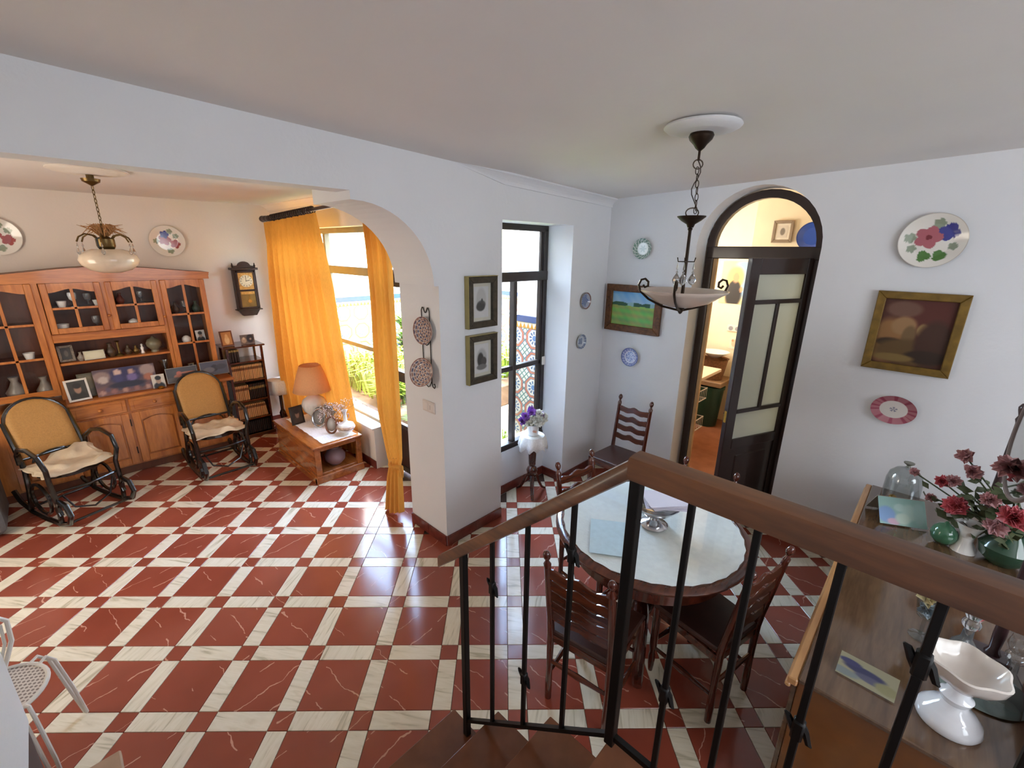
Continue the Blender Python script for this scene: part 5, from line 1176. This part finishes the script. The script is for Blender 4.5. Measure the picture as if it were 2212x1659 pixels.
# ------------------------------------------------------------------ sitting room ceiling lamp
lx, ly = .352, 4.116
tag(G().lathe([(.001, 0), (.2, 0), (.205, -.01), (.18, -.02), (.15, -.02), (.12, -.03), (.001, -.032)], seg=36).obj('ceiling_rosette', PLASTER_W, smooth=True, M=T(lx, ly, 2.648)), 'round plaster rosette on the sitting room ceiling', 'rosette')
t = thing('pendant_lamp', 'sitting room ceiling lamp with a round pale glass bowl and crystal drops', 'lamp', (lx, ly, 2.615))
BR2 = mat('antique_brass', '6b5531', .35, metal=.8, var=.25)
def wl_(g, nm, m, **k): return g.obj(nm, m, t, world=True, **k)
wl_(G().lathe([(.001, 2.616), (.02, 2.616), (.02, 2.595), (.05, 2.592), (.045, 2.575), (.02, 2.56), (.005, 2.55), (.001, 2.55)], (lx, ly, 0), 18), 'canopy', BR2, smooth=True)
for k in range(11):
    z = 2.538-.026*k; d = Vector((.7, -.7, 0)) if k % 2 else Vector((.7, .7, 0))
    wl_(G().tube([Vector((lx, ly, z))+d*(.007*cos(a*pi/4))+Vector((0, 0, .017*sin(a*pi/4))) for a in range(8)], .0025, 4, True), 'chain_link', BR2)
wl_(G().lathe([(.001, 2.11), (.02, 2.12), (.045, 2.17), (.05, 2.18), (.05, 2.225), (.03, 2.235), (.01, 2.25), (.01, 2.28), (.001, 2.28)], (lx, ly, 0), 16), 'hub', BR2, smooth=True)
for k in range(6):
    a = k*pi/3+.3; d = Vector((cos(a), sin(a), 0)); o = Vector((lx, ly, 0))
    wl_(G().tube([o+d*r+Vector((0, 0, z)) for r, z in ((.02, 2.20), (.06, 2.245), (.10, 2.255), (.135, 2.235), (.15, 2.205))], .005, 6), 'arm', BR2, smooth=True)
    q = o+d*.15
    wl_(G().lathe([(.001, 2.125), (.008, 2.13), (.011, 2.142), (.004, 2.165), (.001, 2.17), (.006, 2.18), (.001, 2.2)], (q.x, q.y, 0), 8), 'crystal_drop', CRYST)
wl_(G().lathe([(.001, 2.005), (.05, 2.007), (.11, 2.025), (.15, 2.06), (.16, 2.09), (.15, 2.12), (.11, 2.15), (.08, 2.16), (.07, 2.155), (.1, 2.14), (.14, 2.1), (.1, 2.03), (.001, 2.015)], (lx, ly, 0), 40), 'glass_bowl', mat('pearly_bowl', 'd9c4ad', .18, coat=.4), smooth=True)
g = G(); rnd = random.Random(4)
for k in range(90):
    a = rnd.uniform(0, 6.28); L = rnd.uniform(.05, .13); d = Vector((cos(a), sin(a), 0))
    g.tube([Vector((lx, ly, 2.22)), Vector((lx, ly, 2.27+rnd.uniform(0, .05)))+d*L*.5, Vector((lx, ly, 2.26+rnd.uniform(-.02, .06)))+d*L], [.002, .004, .001], 4)
wl_(g, 'dried_grass', mat('dried_grass_m', 'a9794a', .8, var=.3), kind='stuff')
o = G().box((0, 0, 0), (.055, .004, .065), .001).obj('dark_tag', mat('dark_green_card', '27271a', .5), t, M=T(0, 0, 0)); o.location = (-.02, -.03, 2.20-2.615)

# ------------------------------------------------------------------ sideboard by the stairs
SX0, SX1, SY0, SY1, SZ = 1.585, 3.52, -.62, .125, .75
t = thing('sideboard', 'long low wooden sideboard with a light edge moulding beside the railing', 'sideboard', (2.5, -.25, 0))
wb('top_board', BRNW, ((SX0, SY0, SZ-.02), (SX1, SY1-.03, SZ)), bev=.004, par=t); wb('edge_moulding', EDGEW, ((SX0-.01, SY1-.03, SZ-.035), (SX1, SY1, SZ-.004)), ((SX0-.012, SY1-.012, SZ-.05), (SX1, SY1+.006, SZ-.03)), bev=.005, par=t)
wb('carcass', mat('end_panel_wood', '6f4117', .3, var=.15, coat=.3), ((SX0+.02, SY0+.01, .06), (SX1-.02, SY1-.03, SZ-.02)), par=t); wb('plinth', BRNW, ((SX0+.04, SY0+.02, 0), (SX1-.04, SY1-.05, .06)), par=t)
for k in range(4): x = SX0+.03+k*.475; d_ = wb('door', BRNW, ((x, SY1-.03, .09), (x+.46, SY1-.012, SZ-.06)), par=t); G().ball((x+.42, SY1, .42), .014).obj('knob', BRASS, d_, world=True, smooth=True)
def side(nm, prof, x, y, m, lab, cat, seg=24, fl=None, z=SZ+.001, sy=1, grp=None):
    return tag(G().lathe(prof, seg=seg, fl=fl, sy=sy).obj(nm, m, smooth=True, M=T(x, y, z)), lab, cat, grp)
t = thing('opaline_compote', 'white opaline glass footed dish with a scalloped bowl on the sideboard', 'dish', (1.755, -.285, SZ+.001))
G().lathe([(.001, 0), (.078, 0), (.083, .012), (.078, .03), (.06, .052), (.038, .07), (.032, .085), (.04, .098), (.042, .108), (.03, .12), (.026, .14), (.036, .15), (.001, .155)], seg=40).obj('foot', OPAL, t, smooth=True)
G().lathe([(.001, .15), (.04, .155), (.07, .175), (.09, .205), (.098, .235), (.092, .238), (.078, .205), (.05, .18), (.001, .172)], seg=48, fl=lambda i, r: .06*cos(i*2*pi*6/48) if r > .06 else 0).obj('bowl', mat('warm_opaline', 'd8cfc6', .15, coat=.5, var=.03), t, smooth=True)
DEC = [(.001, 0), (.055, 0), (.06, .01), (.055, .06), (.035, .12), (.016, .15), (.014, .19), (.024, .2), (.026, .215), (.018, .23), (.03, .255), (.024, .29), (.001, .305)]
side('crystal_decanter', DEC, 2.02, -.30, CRYST, 'crystal decanter with a ball stopper behind the white footed dish', 'decanter', 12)
side('crystal_decanter', DEC, 1.93, -.40, CLEAR, 'smoky clear decanter rising above the bowl of the white footed dish', 'decanter', 16)
side('oval_mirror_tray', [(.001, 0), (.12, 0), (.13, .006), (.12, .012), (.001, .012)], 2.0, -.36, mat('grey_green_tray', '6f7d76', .15, coat=.4), 'grey-green glass tray under the decanters', 'tray', 32, z=SZ-.0)
t = thing('glass_goblet', 'clear goblet holding a red silk flower and a cream bow', 'goblet', (2.13, -.20, SZ+.001))
G().lathe([(.001, 0), (.035, 0), (.035, .004), (.006, .012), (.006, .08), (.03, .1), (.04, .16), (.038, .2), (.036, .2), (.037, .16), (.028, .105), (.001, .095)], seg=24).obj('glass', CLEAR, t, smooth=True)
rnd = random.Random(11)
g = G(); blossom(g, (0, -.02, .235), .035, 22); blossom(g, (.005, -.03, .215), .03, 16); g.obj('red_flower', mat('red_petal', 'd23a26', .5, var=.15), t, kind='stuff')
g = G(); blossom(g, (-.02, .015, .195), .045, 22); g.obj('cream_bow', mat('cream_ribbon', 'd8cda0', .6, var=.1), t, kind='stuff')
g = G(); blossom(g, (-.01, .0, .13), .035, 24); g.obj('white_tulle', mat('white_tulle_m', 'b9c4cb', .7), t, kind='stuff')
picture('postcard', .165, .078, blobs('9b977c', [(.45, .55, .36, .16, '3d4060'), (.2, .7, .2, .12, '43456a'), (.6, .35, .3, .14, '585a72'), (.85, .3, .2, .2, '8c8a66'), (.1, .2, .3, .15, '7d8786')]), M=T(1.735, -.075, SZ+.03) @ Rz(R(-92)) @ Matrix.Rotation(R(-52), 4, 'X'))
tag(bpy.context.scene.objects['postcard'], 'small postcard with dark blue shapes lying at the end of the sideboard', 'postcard')
# glass dome, folded card, egg, white vase, flower arrangement, mirror
t = thing('glass_dome', 'clear glass dome with a flat knob at the far end of the sideboard', 'dome', (3.33, -.045, SZ+.001))
g = G(); rs = [g.ring([(r*cos(2*pi*k/32), r*sin(2*pi*k/32), z) for k in range(32)]) for r, z in ((.085, .0), (.087, .02), (.084, .16), (.075, .2), (.05, .228), (.02, .24), (.014, .245))]
g.skin(rs, cap=False); g.obj('bell', CLEAR, t, smooth=True, solid=.003); G().lathe([(.001, .243), (.012, .245), (.008, .255), (.025, .268), (.026, .274), (.001, .276)], seg=20).obj('knob', mat('grey_glass_knob', '77776b', .1), t, smooth=True)
G().ball((0, .03, .03), .022).obj('brass_ornament', BRASS, t, smooth=True)
t = thing('folded_card', 'folded greeting card printed in pale turquoise, standing as a tent', 'card', (3.12, -.05, SZ+.001), R(-62))
c_ = blobs('9cc4bd', [(.15, .35, .2, .3, '85a9d8'), (.3, .12, .14, .12, 'd9b7cd'), (.45, .65, .12, .14, 'b9d6cf'), (.65, .5, .16, .3, 'b4d2ca'), (.5, .25, .16, .2, 'c6dcd0'), (.85, .5, .12, .4, 'a9cbc6')])
picture('front_leaf', .22, .15, c_, t, T(0, -.045, .068) @ Matrix.Rotation(-.62, 4, 'X')); picture('back_leaf', .22, .15, blobs('a59c90', []), t, T(0, .045, .068) @ Matrix.Rotation(.62, 4, 'X'), nx=2, ny=2)
side('green_egg', [(.001, 0), (.03, .008), (.048, .03), (.055, .058), (.048, .088), (.028, .11), (.012, .118), (.006, .128), (.001, .13)], 3.0, -.245, mat('glossy_green', '3f6d50', .12, coat=.6), 'glossy green egg-shaped box on the sideboard', 'ornament')
side('white_vase', [(.001, 0), (.05, 0), (.045, .02), (.028, .06), (.03, .1), (.05, .15), (.055, .155), (.035, .11), (.025, .06), (.001, .02)], 3.0, -.325, PORC, 'waisted white vase beside the green egg', 'vase')
t = thing('flower_arrangement', 'arrangement of pink silk flowers in a green glass vase on the sideboard', 'flowers', (3.0, -.46, SZ+.001))
G().lathe([(.001, 0), (.05, 0), (.09, .04), (.1, .09), (.07, .14), (.05, .17), (.06, .18), (.04, .17), (.001, .05)], seg=28).obj('green_vase', mat('deep_green_glass', '2a4a38', .1, coat=.6), t, smooth=True)
rnd = random.Random(21); PK = [mat('coral_pink_petal', 'cf6a72', .5, var=.2), mat('pale_pink_petal', 'c99a9b', .5, var=.15)]
stems = G(); lv = G(); O3 = Vector((3.0, -.46, SZ))
flw = [(2065, 1095, 3.0, .05, 0), (2085, 985, 3.1, .035, 1), (2035, 1040, 3.1, .03, 0), (1975, 1020, 3.15, .022, 1), (2180, 1010, 2.9, .05, 1), (2205, 1040, 2.85, .04, 0), (2100, 1020, 3.0, .035, 1), (2190, 1120, 2.8, .05, 0), (2140, 1080, 2.95, .035, 1), (2010, 1075, 3.1, .022, 1), (2150, 1140, 2.85, .04, 1), (2060, 1040, 3.05, .03, 1)]
gs = [G(), G()]
for px, py, X, r, k in flw:
    p = at(px, py, 'X', X)-O3; blossom(gs[k], p, r*1.25, 34); stems.tube([Vector((0, 0, .12)), Vector((p.x*.4, p.y*.4, max(.2, p.z*.7))), p], .004, 5)
    for q in range(11):
        b = Vector((p.x*rnd.uniform(.3, .9), p.y*rnd.uniform(.3, .9), p.z*rnd.uniform(.5, .95))); d = Vector((rnd.gauss(0, 1), rnd.gauss(0, 1), rnd.gauss(.2, .6))).normalized(); s = d.orthogonal().normalized(); L = rnd.uniform(.04, .075)
        vs = [lv.bm.verts.new(v) for v in (b, b+d*L*.5+s*L*.3, b+d*L, b+d*L*.5-s*L*.3)]; lv.bm.faces.new(vs)
gs[0].obj('coral_flowers', PK[0], t, kind='stuff'); gs[1].obj('pale_flowers', PK[1], t, kind='stuff'); stems.obj('stems', mat('stem_green', '3d4a2c', .6), t, kind='stuff'); lv.obj('leaves', mat('dull_leaf', '4a5234', .6, var=.35), t, kind='stuff')
t = thing('table_mirror', 'swing mirror with dark wooden posts standing on the sideboard', 'mirror', (3.0, -.55, SZ+.001)); MP = mat('dark_purple_wood', '3b2526', .35, var=.2, coat=.3)
for x in (3.34, 2.20):
    G().lathe([(.001, 0), (.024, 0), (.024, .02), (.015, .04), (.018, .1), (.015, .3), (.013, .62), (.019, .64), (.012, .66), (.02, .69), (.022, .705), (.012, .725), (.001, .73)], (x, -.40 if x > 3 else -.40, SZ+.001), 14).obj('post', MP, t, smooth=True, world=True)
wb('foot', MP, ((3.30, -.45, SZ+.001), (3.38, -.33, SZ+.02)), ((2.16, -.45, SZ+.001), (2.24, -.33, SZ+.02)), par=t)
g = G(); Mm = T(2.83, -.40, SZ+.74) @ Matrix.Rotation(.10, 4, 'X')
g.tube([Mm @ Vector((.46*cos(a*pi/24), 0, .30*sin(a*pi/24))) for a in range(48)], .010, 8, True).obj('oval_mirror_frame', mat('taupe_frame', '7a6a66', .4), t, world=True, smooth=True)
g = G().lathe([(.001, -.002), (1, -.002), (1, .002), (.001, .002)], seg=48); bmesh.ops.transform(g.bm, matrix=Mm @ Matrix.Diagonal((.46, 1, .30, 1)) @ Matrix.Rotation(pi/2, 4, 'X'), verts=g.bm.verts)
g.obj('mirror_glass', mat('mirror_silvering', 'b8b8b4', .05, metal=1, var=0), t, world=True)
t = thing('mauve_box', 'dark mauve cloth-covered box at the near right end of the sideboard', 'box', (1.90, -.54, SZ+.001))
G().b2((-.27, -.07, 0), (.3, .05, .14), .02).obj('body', mat('mauve_cloth', '5a2f3d', .7, var=.3, vs=10, bump=.3), t, smooth=True); G().b2((-.28, -.075, .14), (.31, .055, .17), .012).obj('lid', mat('mauve_lid', '6e3c48', .5, var=.2), t, smooth=True)

# ------------------------------------------------------------------ white metal chair, cardboard box, grey armchair at the left edge
t = thing('metal_chair', 'white perforated metal chair cut by the left edge of the photo', 'chair', (-.47, 2.41, 0))
g = G(); nseg = 28
def perf(t2, p):
    v = t2.coord('Object', (62, 62, 62), (0, 0, .6)); w = t2.new('ShaderNodeTexVoronoi', voronoi_dimensions='2D'); w.inputs['Scale'].default_value = 1; w.inputs['Randomness'].default_value = 0; t2.l.new(v, w.inputs['Vector'])
    t2.l.new(t2.ramp(w.outputs['Distance'], [(.28, lin('7d716a')), (.36, lin('cfc6bd'))]), p.inputs['Base Color'])
g.lathe([(.001, .438), (.155, .438), (.155, .443), (.001, .443)], seg=36).obj('perforated_seat', mat('perforated_white_metal', 'd0c8c0', .4, fn=perf), t)
G().tube([(.16*cos(a*pi/18), .16*sin(a*pi/18), .44) for a in range(36)], .009, 8, True).obj('seat_rim', WHITE_M, t, smooth=True)
for k, a in enumerate((R(41), R(-62), R(130), R(215))):
    d = Vector((cos(a), sin(a), 0)); s = Vector((-sin(a), cos(a), 0))
    for q in (-.014, .014): G().tube([d*.15+s*q*1.6+Vector((0, 0, .44)), d*.19+s*q*1.4+Vector((0, 0, .45)), d*.22+s*q+Vector((0, 0, .40)), d*.25+s*q+Vector((0, 0, .2)), d*.275+s*q*.4+Vector((0, 0, .01))], .007, 7).obj('leg', WHITE_M, t, smooth=True)
G().tube([(.03, .15, .44), (.075, .18, .55), (.08, .19, .645), (.04, .2, .69), (-.06, .19, .69), (-.2, .16, .66)], .009, 8).obj('back_hoop', WHITE_M, t, smooth=True)
G().tube([(.015, .14, .44), (.055, .175, .55), (.06, .185, .635), (.02, .19, .67), (-.06, .18, .668), (-.2, .15, .64)], .006, 8).obj('back_hoop', WHITE_M, t, smooth=True)
t = thing('tan_box', 'tan box with a pale rim standing by the foot of the stairs', 'box', (-.24, 1.7, 0)); TAN = mat('tan_board', '93745e', .7, var=.08)
G().b2((-.305, 1.45, 0), (-.15, 1.895, .33), .004).obj('body', TAN, t, world=True); G().b2((-.308, 1.44, .32), (-.143, 1.905, .35), .005).obj('lid', mat('tan_rim', 'a98a70', .6), t, world=True)
t = thing('armchair', 'grey upholstered armchair cut by the left edge of the photo', 'chair', (-.85, 5.2, 0)); GU = mat('grey_upholstery', '6d6a68', .9, var=.12, vs=20, bump=.2, bs=120)
wb('arm', GU, ((-.68, 4.85, .03), (-.565, 5.42, .62)), bev=.03, par=t); wb('arm', GU, ((-1.3, 4.85, .03), (-1.17, 5.42, .62)), bev=.03, par=t); wb('seat', GU, ((-1.18, 4.82, .08), (-.67, 5.35, .42)), bev=.03, par=t); wb('backrest', GU, ((-1.2, 5.3, .08), (-.65, 5.45, .95)), bev=.03, par=t)
